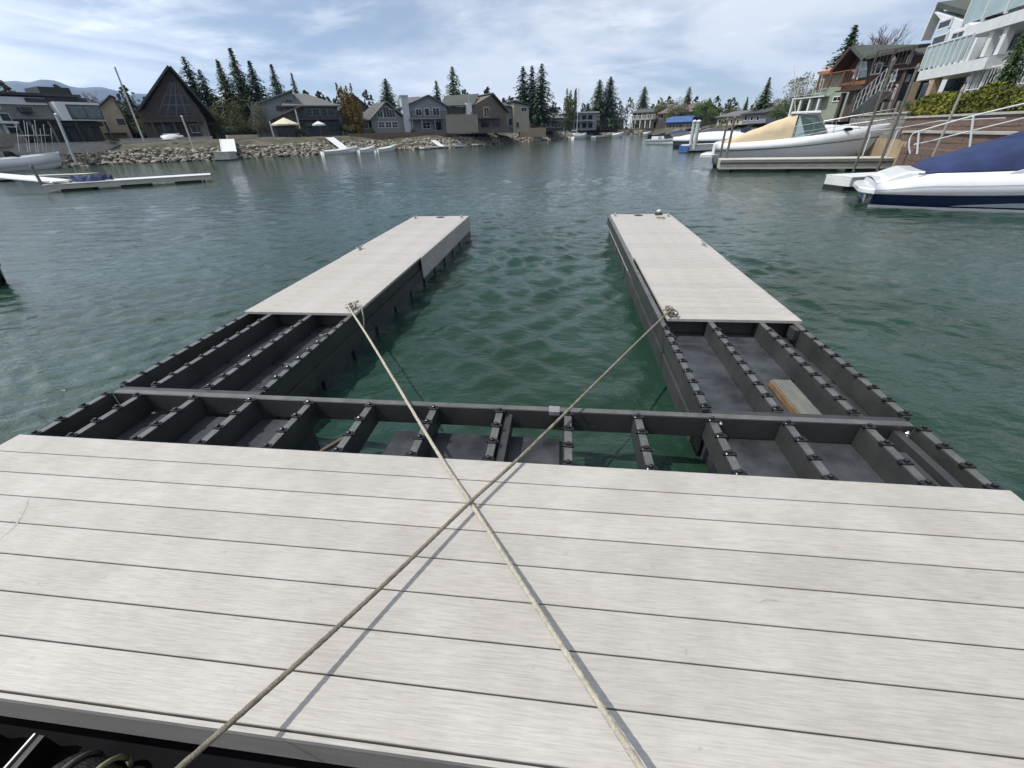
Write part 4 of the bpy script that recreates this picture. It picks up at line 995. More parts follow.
MB().slab([(u(919, 41), .1, z(919, 41)), (u(933, 9), .1, z(932, 8)), (u(933, 9), .6, z(932, 8)), (u(919, 41), .6, z(919, 41))], .2).build('roof', OFFW, h.root, world=False)
h.win3((936, 32), (938, 22), (949, 29), m=OFFW, fr=.10); h.win3((929, 50), (932, 37), (943, 47), m=OFFW, fr=.10); h.win3((948, 46), (952, 33), (960, 44.5), m=OFFW, fr=.08, nx=2)
GRW = mat('grey_stucco', (.12, .125, .135), .7, var=.1, scale=1)
h.box(u(968, 60)+.01, W_+1, .6, 9, -.3, zu, 'recessed_wall', GRW)
h.box(u(964, 32, -1.5), W_+1, -1.5, 9, zu-.05, zu+.38, 'upper_balcony_floor', OFFW)
mb = MB(); mb.box(u(965, 20, -1.4), W_+1, -1.42, -1.38, zu+.55, zu+1.75); mb.build('upper_glass_railing', FROST, h.root, world=False)
mb = MB()
for k in range(8):
    x = u(965, 20, -1.4)+k*1.5; mb.box(x-.035, x+.035, -1.46, -1.34, zu+.45, zu+1.85)
mb.box(u(965, 20, -1.4), W_+1, -1.46, -1.35, zu+1.78, zu+1.85); mb.build('upper_railing_posts', OFFW, h.root, world=False)
h.box(u(918, 76, -1.6), u(985, 65, -1.6), -1.6, -.01, zf-.1, zf+.35, 'balcony_floor', OFFW)
mb = MB(); mb.box(u(920, 70, -1.5), u(962, 60, -1.5), -1.52, -1.48, zf+.45, zf+1.4); mb.build('glass_railing', FROST, h.root, world=False)
mb = MB()
for k in range(9):
    x = u(920, 70, -1.5)+(u(964, 60, -1.5)-u(920, 70, -1.5))*k/8; mb.box(x-.03, x+.03, -1.56, -1.44, zf+.35, zf+1.45)
mb.box(u(920, 70, -1.5), u(964, 60, -1.5), -1.56, -1.44, zf+1.40, zf+1.47); mb.build('railing_posts', OFFW, h.root, world=False)
h.box(u(985, 70), W_+1, -.6, .58, z(1005, 64), z(1005, 54), 'mid_band', OFFW)
for px, yb_, yt_ in ((960, 62, 32), (991, 60, 28), (1006, 58, 22)):
    x = u(px, (yb_+yt_)/2, -1.2); h.box(x-.14, x+.14, -1.35, -1.08, z(px, yb_), zu-.05, 'column', OFFW)
for px in (982, 1001): x = u(px, 76, -.8); h.box(x-.15, x+.15, -.95, -.65, -.3, z(1005, 64), 'column', OFFW)
for px in (912, 932): x = u(px, 90, -1.4); h.box(x-.18, x+.18, -1.55, -1.2, -.3, zf-.1, 'tan_post', TANF)
for q in (((917, 102), (921, 84), (929, 100)), ((940, 99), (945, 79), (958, 96)), ((966, 95), (971, 74), (981, 93)), ((988, 92), (994, 70), (1000, 90))): h.win3(*q, yo=-.05 if q[0][0] < 960 else .55, m=GREYS, nx=2, g=GLASS, fr=.05)
h.win3((996, 60), (1004, 28), (1003, 58), yo=.55, m=OFFW, g=GLASS, fr=.06); h.win3((967, 63), (972, 36), (971, 62), yo=.55, m=OFFW, g=GLASS, fr=.06)
h.box(u(1004, 75), W_+1, -.4, .57, -.3, z(1015, 66), 'lap_sided_base', GREYS)
h.rail(u(1000, 88), W_+1, z(1010, 90), .9, -1.3, OFFW)
wx, wz = h.uv(977, 51, .48); 
wr = MB(); rnd = random.Random(2)
for k in range(420):
    a = rnd.uniform(0, 6.28); q = .68+rnd.gauss(0, .12); c = Vector((wx+q*math.cos(a), (.48+rnd.uniform(-.08, .06)), wz+q*math.sin(a)))
    u_ = Vector([rnd.uniform(-1, 1) for _ in range(3)])*.11; w_ = Vector([rnd.uniform(-1, 1) for _ in range(3)])*.07; wr.add([c-u_, c-w_, c+u_, c+w_], [(0,1,2,3)])
wr.v = [tuple(h.M @ Vector(v)) for v in wr.v]
single(wr, 'wreath', 'large round straw-coloured wreath hanging on the white house wall', 'wreath', mat('dried_straw', (.40, .34, .24), .9, var=.4, scale=3), h.M @ Vector((wx, .48, wz)))
tree('juniper_tree', 'dark green conifer at the right edge in front of the white house', 1038, 14, 27, 'dense', CONI, wide=.55, zb=1.9)

# hedge
A_, B_ = at(913, 110, 29), at(1075, 100, 20); A_.z = B_.z = 1.5
hd = thing('hedge', 'bright yellow-green clipped hedge below the white house', 'hedge', A_, math.atan2(B_.y-A_.y, B_.x-A_.x)); Lh = (B_-A_).length
m = MB(); rnd = random.Random(9)
for k in range(15000):
    x = rnd.uniform(0, Lh); hh = .78+.14*math.sin(x*1.7)+.09*math.sin(x*4.1+1)
    a = rnd.uniform(0, math.pi); q = rnd.random()**.3
    c = Vector((x, .5+.75*q*math.cos(a), hh*(.15+.85*q*math.sin(a)))); s = rnd.uniform(.04, .08)
    u_ = Vector([rnd.uniform(-1, 1) for _ in range(3)]).normalized()*s; w_ = u_.cross(Vector([rnd.uniform(-1, 1) for _ in range(3)])).normalized()*s*.6
    m.add([c-u_, c-w_, c+u_, c+w_], [(0,1,2,3)])
m.build('foliage', HEDGE, hd, world=False)
m = MB()
for k in range(20): x = (k+.5)*Lh/20; m.tube([(x, .5, -.3), (x+.1, .45, .3), (x-.1, .6, .8)], .03, 5)
m.build('stems', BARK, hd, world=False)

# terraced retaining walls below the hedge
def wall_line(name, label, cat, pl, Dl, pr_, Dr, z0, z1, th, m, cap=None):
    A_, B_ = at(*pl, Dl), at(*pr_, Dr); A_.z = B_.z = 0
    t = thing(name, label, cat, A_, math.atan2(B_.y-A_.y, B_.x-A_.x)); L_ = (B_-A_).length
    mb = MB(); n = max(1, int(L_/1.2)); hgt_ = (z1-z0); rws = max(2, int(hgt_/.2))
    for r_ in range(rws):
        for k in range(-(r_ % 2), n):
            a, b2 = max(0, (k+.5*(r_ % 2))*L_/n), min(L_, (k+1+.5*(r_ % 2))*L_/n)
            if b2-a > .05: mb.box(a+.006, b2-.006, random.uniform(-.012, .012), th, z0+r_*hgt_/rws+.005, z0+(r_+1)*hgt_/rws-.004)
    mb.box(.01, L_-.01, .05, th-.01, z0, z1-.01)
    mb.build('timbers' if m is STEPW else 'blocks', m, t, world=False)
    if cap: MB().box(-.05, L_+.05, -.06, th+.05, z1+.002, z1+.07).build('cap', cap, t, world=False)
    return t
wall_line('retaining_wall', 'upper brown timber retaining wall just below the hedge', 'wall', (905, 122), 27, (1080, 112), 18.5, .9, 1.5, .35, STEPW, CONC)
wall_line('retaining_wall', 'middle brown timber retaining wall between the stair rails', 'wall', (905, 130), 25.5, (1080, 125), 17.4, .45, 1.0, .35, STEPW, CONC)
wall_line('retaining_wall', 'lowest timber retaining wall behind the blue covered boat', 'wall', (905, 140), 24.3, (1080, 140), 16.4, -.5, .55, .3, STEPW, None)
wall_line('stone_wall', 'grey stone wall behind the bow of the tan covered boat', 'wall', (850, 120), 34, (905, 120), 28.5, .4, 1.7, .4, STONE, CONC)
A_, B_ = at(866, 148, 29), at(906, 148, 24.8); A_.z = B_.z = -.35
lf = thing('lattice_fence', 'tan slatted wooden screen at the bow of the tan covered boat', 'fence', A_, math.atan2(B_.y-A_.y, B_.x-A_.x)); Lf = (B_-A_).length
mb = MB()
for k in range(int(Lf/.16)): mb.box(k*.16, k*.16+.12, 0, .03, 0, 1.1)
mb.build('slats', TANF, lf, world=False); MB().box(0, Lf, .032, .07, .2, .3).box(0, Lf, .032, .07, .85, .95).build('rails', TANF, lf, world=False)

# white handrail of the gangway on the right
def tube_path(px):
    return [at(x, y, D) for x, y, D in px]
hr = thing('handrail', 'white tubular handrail sloping up beside the blue covered boat', 'handrail', at(912, 158, 16.5))
top = tube_path([(910, 154, 17), (909, 144, 17), (912, 135, 17), (922, 130.5, 16.8), (975, 115.5, 16), (1040, 100, 15.2)])
MB().tube(spline(top, 8), .019, 8).build('top_rail', OFFW, hr, smooth=True)
MB().tube(tube_path([(914, 144.5, 17), (930, 141, 16.8), (975, 130, 16), (1040, 114, 15.2)]), .015, 8).build('lower_rail', OFFW, hr)
for a, b2 in (((919, 131, 16.8), (917, 154, 16.8)), ((973.5, 116, 16), (969.5, 148, 16))):
    MB().tube(tube_path([a, b2]), .022, 8).build('post', OFFW, hr)
hr = thing('handrail', 'thin white rail running over the upper retaining wall', 'handrail', at(885, 135, 24))
MB().tube(tube_path([(868, 131, 25), (900, 128, 24.5), (940, 121, 23.5), (1005, 118, 20)]), .022, 6).build('top_rail', PALER, hr)
for px, D in ((872, 25), (898, 24.5), (930, 24)): P_ = at(px, 130, D); MB().tube([P_, P_-Vector((0, 0, 1))], .025, 6).build('post', OFFW, hr)

# white open stairs in front of the chalet
A_ = at(851, 111, 38); st = thing('outdoor_stairs', 'white railed outdoor stairs climbing in front of the chalet', 'stairs', A_)
e0, e1_ = at(852, 113, 38), at(880, 90, 36)
for off in (Vector((0,0,0)), Vector((.9,.6,0))):
    MB().tube([e0+off, e1_+off], .07, 4).build('stringer', PALER, st)
    MB().tube([e0+off+Vector((0,0,1)), e1_+off+Vector((0,0,1))], 0.022, 6).build('rail', PALER, st)
    MB().tube([e0+off+Vector((0,0,.5)), e1_+off+Vector((0,0,.5))], .022, 6).build('rail', PALER, st)
    for k in range(7): p = e0+off+(e1_-e0)*k/6; MB().tube([p, p+Vector((0,0,1))], .025, 5).build('baluster', PALER, st)
mb = MB()
for k in range(16): p = e0+(e1_-e0)*(k+.5)/16; mb.slab([p, p+Vector((.9,.6,0)), p+Vector((.9+.17,.6-.25,0)), p+Vector((.17,-.25,0))], .05)
mb.build('treads', PALER, st)

# ================================================================ BOATS
def loft(rows, closed_ends=True):
    """rows: list of stations, each a list of (x,y,z); returns MB of both sides mirrored in y"""
    m = MB(); n = len(rows[0])
    for sg in (1, -1):
        base = len(m.v)
        for st_ in rows: m.v += [(x, sg*y, z) for x, y, z in st_]
        for i in range(len(rows)-1):
            for k in range(n-1):
                q = (base+i*n+k, base+(i+1)*n+k, base+(i+1)*n+k+1, base+i*n+k+1); m.f.append(q if sg < 0 else q[::-1])
    tot = len(rows)*n
    if closed_ends:
        m.f.append(tuple(list(range(0, n))+[tot+k for k in range(n-1, -1, -1)]))
    return m
def smoothstep(t): t = max(0, min(1, t)); return t*t*(3-2*t)
def hull(root, Lb, beam, z_low, z_belt, z_sheer, bow_rise, mlow, mtop, nst=22, stripe=None, rake=.9, drop=0):
    """stern at x=0, bow at x=Lb; z relative to the water"""
    low, up = [], []
    for i in range(nst):
        t = i/(nst-1); tap = (1-max(0, (t-.45)/.55)**2.3); bw = beam/2*max(tap, .015)*(.94+.06*smoothstep(t*5))
        sh = z_sheer+bow_rise*t*t-drop*(1-smoothstep(t*Lb/1.1)); bl = z_belt+bow_rise*.75*t*t
        x = t*Lb
        def P(y, z): return (x+rake*max(0, (t-.6)/.4)**2*max(0, (z-0))*.55, y, z)
        kz = z_low+(.45*max(0, (t-.7)/.3)**2)
        low.append([P(0, kz), P(bw*.6, kz+.12), P(bw*.86, kz*.2+.05), P(bw*.93, bl*.6), P(bw*.975, bl)])
        up.append([P(bw*.975, bl), P(bw*1.0+.03, bl+.03), P(bw*1.0+.02, bl+(sh-bl)*.5), P(bw*.97, sh), P(bw*.86, sh+.04)])
    a = loft(low).build('hull', mlow, root, world=False, smooth=True); b2 = loft(up).build('topsides', mtop, root, world=False, smooth=True)
    return low, up
def deckcap(root, up, m, name='deck', dz=0, i0=0, i1=None):
    mb = MB(); S_ = up[i0:i1]
    for st_ in S_:
        x, y, z = st_[-1]; mb.v += [(x, -y, z+dz), (x, 0, z+dz+.05), (x, y, z+dz)]
    for i in range(len(S_)-1):
        for k in (0, 1): mb.f.append((i*3+k, (i+1)*3+k, (i+1)*3+k+1, i*3+k+1))
    return mb.build(name, m, root, world=False, smooth=True)

# blue-and-white bow rider with a blue cover (near right)
S0 = on(868, 207, WZ); S1 = on(1024, 213.5, WZ)
dirb = (S1-S0); rz = math.atan2(dirb.y, dirb.x); nrm_ = Vector((-math.sin(rz), math.cos(rz), 0))
P0 = S0+nrm_*1.12; P0.z = WZ
bt = thing('motorboat', 'white and navy motorboat under a fitted blue canvas cover', 'boat', P0, rz)
low, up = hull(bt, 6.6, 2.5, -.30, .29, .72, .60, NAVY, WHITE, nst=26, drop=.22)
# bright blue transom and pale boot stripe
bs = []
for i in range(25):
    x, y, z = low[i][2]; bs.append([(x, y+.012, z-.02), (x, y+.03, z+.075)])
loft(bs, False).build('boot_stripe', OFFW, bt, world=False)
# swoosh panel along the navy side
for sg in (-1, 1):
    sw = MB(); n_ = 16; pts = []
    for k in range(n_+1):
        x = 1.5+3.6*k/n_; i = min(24, int(x/6.6*25)); fr_ = x/6.6*25-i; y = low[i][3][1]*(1-fr_)+low[i+1][3][1]*fr_; y4 = low[i][4][1]*(1-fr_)+low[i+1][4][1]*fr_
        t = k/n_; za = .09+.05*t; zb2 = za+.20*max(0, math.sin(math.pi*min(1, t*.9)))**.6*(.4+.6*t)
        zmid = low[i][3][2]; 
        f2 = lambda zz: (y+(y4-y)*max(-1.5, min(1, (zz-zmid)/(low[i][4][2]-zmid))))+.016
        pts.append(((x, sg*f2(za), za), (x, sg*f2(zb2), zb2+.001)))
    for (a, b2) in pts: sw.v += [a, b2]
    for k in range(n_): sw.f.append((2*k, 2*k+2, 2*k+3, 2*k+1) if sg < 0 else (2*k, 2*k+1, 2*k+3, 2*k+2))
    sw.build('side_graphic', mat('silver_graphic', (.42, .44, .47), .3), bt, world=False)
pl = [(-.52, 0), (-.52, .62), (-.46, .88), (-.32, 1.06), (-.10, 1.17), (.02, 1.19)]
ring = [(x, -y) for x, y in pl[::-1]]+[(x, y) for x, y in pl[1:]]; k_ = len(ring); mb = MB()
for sx, z_ in ((.93, .27), (1.0, .31), (1.0, .39), (.97, .42)): mb.v += [(x*sx+.24, y*sx, z_) for x, y in ring]
mb.f = [tuple(range(k_-1, -1, -1)), tuple(range(3*k_, 4*k_))]+[(i+q*k_, (i+1) % k_+q*k_, (i+1) % k_+(q+1)*k_, i+(q+1)*k_) for q in (0, 1, 2) for i in range(k_)]
mb.build('swim_platform', WHITE, bt, world=False)
bevel(MB().prism([(-.02, .40), (1.0, .40), (1.0, .80), (.55, .80), (.22, .66), (.05, .52)], -.98, .98).build('engine_cover', WHITE, bt, world=False), .05, 3)
deckcap(bt, up, WHITE, 'deck')
# canvas cover: ridge rises to the windshield then drops to the bow
cv = MB(); rowsC = []
for i in range(3, 26):
    t = i/25; x = up[i][-1][0]; yb_ = up[i][-1][1]*.98; zb2 = up[i][-1][2]+.02
    rise = .05+.35*(x-.55) if x < 3.6 else 1.117-.70*smoothstep((x-3.6)/2.5)
    if i == 3: rise = .03
    sag = .025*math.sin(i*2.1)
    rowsC.append([(x, yb_, zb2), (x, yb_*.94, zb2+rise*.45), (x, yb_*.72, zb2+rise*.80+sag), (x, yb_*.35, zb2+rise*.96+sag*.5), (x, 0, zb2+rise)])
loft(rowsC, True).build('canvas_cover', BLUEC, bt, world=False, smooth=True)
# white windshield-side coaming piercing the cover, vent and cleat
for sg in (-1, 1):
    MB().prism([(2.2, .80), (4.2, .90), (3.7, 1.04), (2.95, 1.10)], min(sg*1.14, sg*1.21), max(sg*1.14, sg*1.21)).build('coaming', WHITE, bt, world=False)
    MB().cbox(2.95, 3.25, min(sg*1.212, sg*1.222), max(sg*1.212, sg*1.222), .95, 1.0, .003).build('vent', CLIP, bt, world=False)
    MB().cbox(.7, .82, sg*1.1-.02, sg*1.1+.02, .74, .78, .005).build('stern_cleat', GALV, bt, world=False)
mb = MB()
for i in range(25):
    pass
rr = [[(up[i][1][0], up[i][1][1]+.004, up[i][1][2]-.02), (up[i][1][0], up[i][1][1]+.03, up[i][1][2]), (up[i][1][0], up[i][1][1]+.004, up[i][1][2]+.02)] for i in range(26)]
loft(rr, False).build('rub_rail', mat('dark_grey_rubrail', (.10, .10, .12), .5), bt, world=False)
ln = MB()
for sg in (-1, 1):
    pass
ln2 = [[(up[i][2][0], up[i][2][1]+.010, up[i][2][2]-.010), (up[i][2][0], up[i][2][1]+.012, up[i][2][2]+.008)] for i in range(26)]
loft(ln2, False).build('pinstripe', mat('lilac_pinstripe', (.42, .43, .50), .4), bt, world=False)

# cabin cruiser with tan canvas (middle right)
S0 = at(716, 157, 28.0); S1 = at(874, 150, 28.2); dirb = S1-S0; rz = math.atan2(dirb.y, dirb.x); Lb = math.hypot(dirb.x, dirb.y)
P0 = Vector((S0.x, S0.y, WZ+.22)); 
cz = thing('cabin_cruiser', 'long white cabin cruiser with a tan canvas aft enclosure behind the grey dock', 'boat', P0, rz)
zc = lambda px, py, yo=-1.2: (cz_I @ (CP+ray(px, py)*((yo-(cz_I@CP).y)/(cz_I.to_3x3()@ray(px, py)).y)))
cz_I = ROOTM[cz.name].inverted()
low, up = hull(cz, Lb-.5, 2.7, -.3, .55, .85, .62, mat('pale_grey_gelcoat', (.50, .50, .50), .3, var=.05), WHITE, nst=26)
deckcap(cz, up, WHITE, 'deck')
MB().cbox(-.7, .05, -1.1, 1.1, .25, .42, .05).build('swim_platform', WHITE, cz, world=False)
MB().cbox(-.15, .35, -1.2, 1.2, .35, .95, .10).build('transom', WHITE, cz, world=False)
Lc = Lb
f3 = lambda s: s*Lb
# foredeck cabin trunk
ct = []
for k in range(12):
    t = k/11; x = f3(.47)+t*f3(.46); bw = 1.05*(1-t**2.2*.75); hz = .50*(1-t**1.6)+.05; zb2 = .88+.55*((x/Lb)**2)
    ct.append([(x, bw, zb2), (x, bw*.93, zb2+hz*.75), (x, bw*.6, zb2+hz), (x, 0, zb2+hz*1.06)])
loft(ct).build('cabin_top', WHITE, cz, world=False, smooth=True)
for sg in (-1, 1): MB().lathe([(.12, 0), (.12, .02)], n=14).build('tmp', GLASS, cz, world=False).name = 'porthole'
for o_ in [c for c in cz.children if c.name.startswith('porthole')]: pass
ph = [c for c in cz.children if c.name.startswith('porthole')]
for o_, sg in zip(ph, (-1, 1)): o_.rotation_euler = (math.pi/2, 0, 0); o_.location = (f3(.80), sg*.80+(.01 if sg > 0 else .01), 1.35); o_.scale = (1.6, .6, 1)
# windshield
ws = MB(); xb0, xb1 = f3(.49), f3(.68); zb0 = 1.22
for sg in (-1, 1):
    ws.slab([(xb0, sg*1.12, 1.05), (xb1, sg*1.0, 1.30), (xb1-.55, sg*.9, 1.95), (xb0+.05, sg*1.02, 2.02)][::sg], .02)
ws.slab([(xb1, -1.0, 1.30), (xb1+.1, 0, 1.36), (xb1-.45, 0, 1.97), (xb1-.55, -.9, 1.95)], .02)
ws.slab([(xb1+.1, 0, 1.36), (xb1, 1.0, 1.30), (xb1-.55, .9, 1.95), (xb1-.45, 0, 1.97)], .02)
wso = ws.build('windshield', GLASSG, cz, world=False)
fm = MB()
for sg in (-1, 1):
    fm.tube([(xb0, sg*1.13, 1.06), (xb1, sg*1.01, 1.31), (xb1-.55, sg*.91, 1.97), (xb0+.05, sg*1.03, 2.04)], .03, 6)
fm.tube([(xb1-.55, -.91, 1.97), (xb1-.45, 0, 1.99), (xb1-.55, .91, 1.97)], .03, 6); fm.build('frame', GALV, wso, world=False)
MB().cbox(xb0-.35, xb1-.45, -1.02, 1.02, 2.04, 2.13, .03).build('hardtop', WHITE, cz, world=False)
# tan canvas: arched near the windshield, slanting down to the transom
tn = []
for k in range(12):
    t = k/11; x = .25+t*(xb0-.30); H_ = .93+1.15*t+ .02*math.sin(k*1.9); zb2 = .86+.1*t; bw = 1.14-.04*t
    tn.append([(x, bw, zb2), (x, bw*.98, zb2+(H_-zb2)*.5), (x, bw*.90, zb2+(H_-zb2)*.93), (x, bw*.45, H_), (x, 0, H_+.03)])
loft(tn).build('tan_canvas', TANC, cz, world=False, smooth=True)
x = xb0+.0
for sg in (-1, 1): MB().slab([(xb0-.03, sg*1.12, .95), (xb0+.55, sg*1.13, 1.0), (xb0+.02, sg*1.02, 2.0)][::sg], .02).build('clear_side_curtain', FROST, cz, world=False)
# bow rail and hull line
br = MB(); pr2 = []
for i in range(13, 26):
    x, y, z = up[i][3]; pr2.append((x, y, z))
for sg in (-1, 1):
    br.tube([(x, sg*y*.95, z+.50+.12*k/12) for k, (x, y, z) in enumerate(pr2)], .018, 6)
    br.tube([(x, sg*y*.95, z+.25) for x, y, z in pr2], .010, 5)
    for k in (0, 3, 6, 9, 12): x, y, z = pr2[k]; br.tube([(x, sg*y*.95, z), (x, sg*y*.95, z+.5+.01*k)], .014, 5)
br.build('bow_rail', GALV, cz, world=False)
ln2 = [[(up[i][0][0], up[i][0][1]+.018, up[i][0][2]-.02), (up[i][0][0], up[i][0][1]+.03, up[i][0][2]+.025)] for i in range(26)]
loft(ln2, False).build('rub_rail', mat('dark_grey_rubrail', (.10, .10, .12), .5), cz, world=False)
MB().tube([(xb0-.2, -.9, 2.1), (xb0-.75, -.9, 3.9)], .018, 6, r2=.008).build('antenna', OFFW, cz, world=False)
MB().box(f3(.62), f3(.67), -1.0, -.985, .88, .95).build('tmpx', CLIP, cz, world=False).name = 'hull_vent'

# small boats
def small_boat(name, label, px, py, D, px2, D2, mlow, mtop, beam=2.0, zs=.65, cover=None, ch=.5, windshield=False, motor=False, rise=.35, cat='boat', belt=.35):
    A_ = at(px, py, D); B_ = at(px2, py, D2); d = B_-A_; rz = math.atan2(d.y, d.x); Lb = math.hypot(d.x, d.y)
    t = thing(name, label, cat, (A_.x, A_.y, WZ), rz)
    lo_, up_ = hull(t, Lb, beam, -.25, belt, zs, rise, mlow, mtop, nst=16, rake=.6)
    deckcap(t, up_, mtop, 'deck')
    if cover:
        R_ = []
        for i in range(1, 15):
            x, y, z = up_[i][-1]; s_ = max(0, math.sin(math.pi*(i-1)/13))**.6; R_.append([(x, y*.96, z), (x, y*.7, z+ch*s_*.8), (x, 0, z+ch*s_+.02)])
        loft(R_).build('cover', cover, t, world=False, smooth=True)
    if windshield:
        MB().slab([(Lb*.5, -beam*.4, zs+.1), (Lb*.55, 0, zs+.14), (Lb*.47, 0, zs+.65), (Lb*.42, -beam*.36, zs+.6)], .03).slab([(Lb*.55, 0, zs+.14), (Lb*.5, beam*.4, zs+.1), (Lb*.42, beam*.36, zs+.6), (Lb*.47, 0, zs+.65)], .03).build('windshield', GLASS, t, world=False)
        mb = MB()
        for sg in (-1, 1): mb.box(Lb*.12, Lb*.3, sg*beam*.2-.25, sg*beam*.2+.25, zs, zs+.4)
        mb.build('seats', WHITE, t, world=False)
    if motor:
        mo = MB(); mo.cbox(-.75, -.15, -.26, .26, .55, 1.25, .1); mo.box(-.55, -.25, -.1, .1, -.3, .56); mo.build('outboard_motor', CLIP, t, world=False)
    return t
small_boat('skiff', 'low white skiff with a black outboard motor pointing at open water', 651, 142, 70, 692, 62, WHITE, GREYB, beam=2, zs=.55, windshield=True, motor=True, rise=.3)
small_boat('speedboat', 'white speedboat with a dark side band behind the two pale posts', 682, 141, 55, 748, 47, CHARC, WHITE, beam=2.4, zs=1.0, belt=.62, cover=WHITE, ch=.35, rise=.2)
small_boat('speedboat', 'dark covered speedboat beyond the white one with the dark band', 662, 138, 72, 700, 66, CHARC, GREYS, beam=2.2, zs=.7, cover=CHARC, ch=.5)
small_boat('speedboat', 'black hulled wakeboard boat with a tower on the far right shore', 700, 135, 78, 728, 70, CHARC, WHITE, beam=2.2, zs=.9, cover=CHARC, ch=.7)
small_boat('speedboat', 'small pale boat tucked behind the tan canvas of the cruiser', 733, 134, 62, 772, 50, WHITE, OFFW, beam=2.2, zs=1.0, windshield=True)
for a_ in (('dark blue covered speedboat nearest the brown lodge', 668, 133, 98, 690, 94, BLUEC, .9),
           ('grey covered speedboat right of the two pale posts far behind', 706, 131, 92, 728, 86, CHARC, 1.0),
           ('white speedboat with a blue cover left of the stone house', 728, 131, 80, 752, 72, BLUEC, .9),
           ('black covered pontoon boat beyond the cruiser stern', 742, 137, 58, 775, 48, CHARC, .9)):
    small_boat('speedboat', *a_[:6], CHARC if a_[7] == .9 else WHITE, WHITE, beam=2.2, zs=.8, cover=a_[6], ch=a_[7]*.6)
small_boat('rowboat', 'dark brown rowboat near the pale house with the green roof', 650, 134, 120, 664, 118, DKWOOD, DKWOOD, beam=1.6, zs=.7)
small_boat('rowboat', 'tiny white dinghy below the brown vertical-board house', 612, 134, 148, 622, 148, WHITE, WHITE, beam=1.6, zs=.9)
small_boat('rowboat', 'white dinghy between the dinghy and the dark rowboat on the far shore', 643, 134, 150, 650, 150, WHITE, WHITE, beam=1.6, zs=.9)
lb1 = small_boat('fishing_boat', 'long white fishing boat with a metal top frame at the left edge', -30, 168, 66, 62, 70, WHITE, WHITE, beam=2.6, zs=1.1, rise=.35, windshield=True)
mb = MB(); I_ = ROOTM[lb1.name].inverted()
for px, py0, py1 in ((18, 152, 122), (30, 152, 120), (42, 152, 124), (52, 152, 128)):
    a, b2 = I_ @ at(px+8, py0, 69), I_ @ at(px, py1, 69)
    for oy in (-.7, .7): mb.tube([(a.x-.3, oy, a.z), (b2.x+.3, oy, b2.z)], .022, 5)
mb.box((I_ @ at(16, 122, 69)).x, (I_ @ at(46, 122, 69)).x, -.8, .8, 3.0, 3.08); mb.build('top_frame', GALV, lb1, world=False)
small_boat('motorboat', 'pale motorboat bow beside the white ramp below the dark hip-roofed house', 322, 152.5, 71, 356, 72.5, WHITE, WHITE, beam=2, zs=.5)
small_boat('skiff', 'small white skiff right of the white ramp below the arched gable house', 358, 152, 72, 374, 73, WHITE, WHITE, beam=1.5, zs=.5)
small_boat('skiff', 'low white jetski-sized boat below the right end of the arched gable house', 376, 150.5, 73, 395, 75, WHITE, OFFW, beam=1.4, zs=.45)
# black bow at the left edge, near
small_boat('black_boat', 'black boat end poking in at the left edge of the water', -60, 285, 11.1, 4, 10.3, CLIP, CHARC, beam=.8, zs=.24, rise=.1, belt=.2)
# upturned dinghy on the lawn and the sailboat
A_ = at(161, 138, 77); B_ = at(184, 138, 77); t = thing('upturned_dinghy', 'white dinghy resting upside down on the lawn before the A-frame cabin', 'boat', (A_.x, A_.y, 2.1), math.atan2(B_.y-A_.y, B_.x-A_.x))
Ld = (B_-A_).length; R_ = [[(x, .62*math.sin(math.pi*min(1, .12+q*.88*1.0))**.5 if q < 1 else .05, -.1), (x, .5*math.sin(math.pi*max(.06, min(.94, q)))**.5, .35), (x, 0, .5*math.sin(math.pi*max(.08, min(.92, q)))**.4)] for q, x in [(k/12, Ld*k/12) for k in range(13)]]
loft(R_).build('hull', WHITE, t, world=False, smooth=True); MB().box(.3, Ld-.3, -.05, .05, .46, .56).build('keel', WHITE, t, world=False)
sbt = small_boat('sailboat', 'white sailboat with a bare mast moored at the far shore', 572, 139, 128, 585, 132, WHITE, WHITE, beam=1.8, zs=1.0)
xm = 1.8; P_ = ROOTM[sbt.name] @ Vector((xm, 0, 0)); zt = zat(P_, 88)-WZ
MB().tube([(xm, 0, .8), (xm, 0, zt)], .09, 6, r2=.05).build('mast', OFFW, sbt, world=False)
MB().tube([(xm, 0, 2.0), (-.2, 0, 2.0)], .12, 6).build('boom', OFFW, sbt, world=False)
MB().tube([(xm, 0, zt), (4, 0, .9)], .02, 4).tube([(xm, 0, zt), (0, 0, .9)], .02, 4).build('stays', GALV, sbt, world=False)
MB().cbox(.8, 2.6, -.5, .5, .95, 1.45, .1).build('cabin', WHITE, sbt, world=False)

# ================================================================ NEIGHBOURING DOCKS
def pontoon(name, label, pl, pr_, w, m=DOCKS, top=None, zt=.28, group=None, cat='dock'):
    """pl, pr_: picture points of the near waterline corners"""
    A_, B_ = on(*pl, WZ), on(*pr_, WZ); d = B_-A_; rz = math.atan2(d.y, d.x); L_ = d.length
    t = thing(name, label, cat, (A_.x, A_.y, WZ), rz, group)
    MB().cbox(0, L_, 0, w, .12, zt, .015).build('side_frame', m, t, world=False)
    mb = MB(); n = int(L_/.15)
    for k in range(n): mb.box(k*L_/n+.004, (k+1)*L_/n-.004, -.03, w+.03, zt+.003, zt+.035)
    mb.build('deck', top or m, t, world=False)
    for k in range(max(2, int(L_/2.2))):
        n2 = max(2, int(L_/2.2)); x = (k+.5)*L_/n2; MB().box(x-.6, x+.6, .1, w-.1, -.3, .118).build('float_tank', BLACK, t, world=False)
    return t, L_
CREAM = mat('cream_dock_boards', (.44, .42, .36), .75, var=.15, scale=2)
t_, L_ = pontoon('dock_finger', 'long grey dock with a pale top in front of the cabin cruiser', (718, 172), (905, 171.5), 1.3, DOCKS, CREAM, .48)
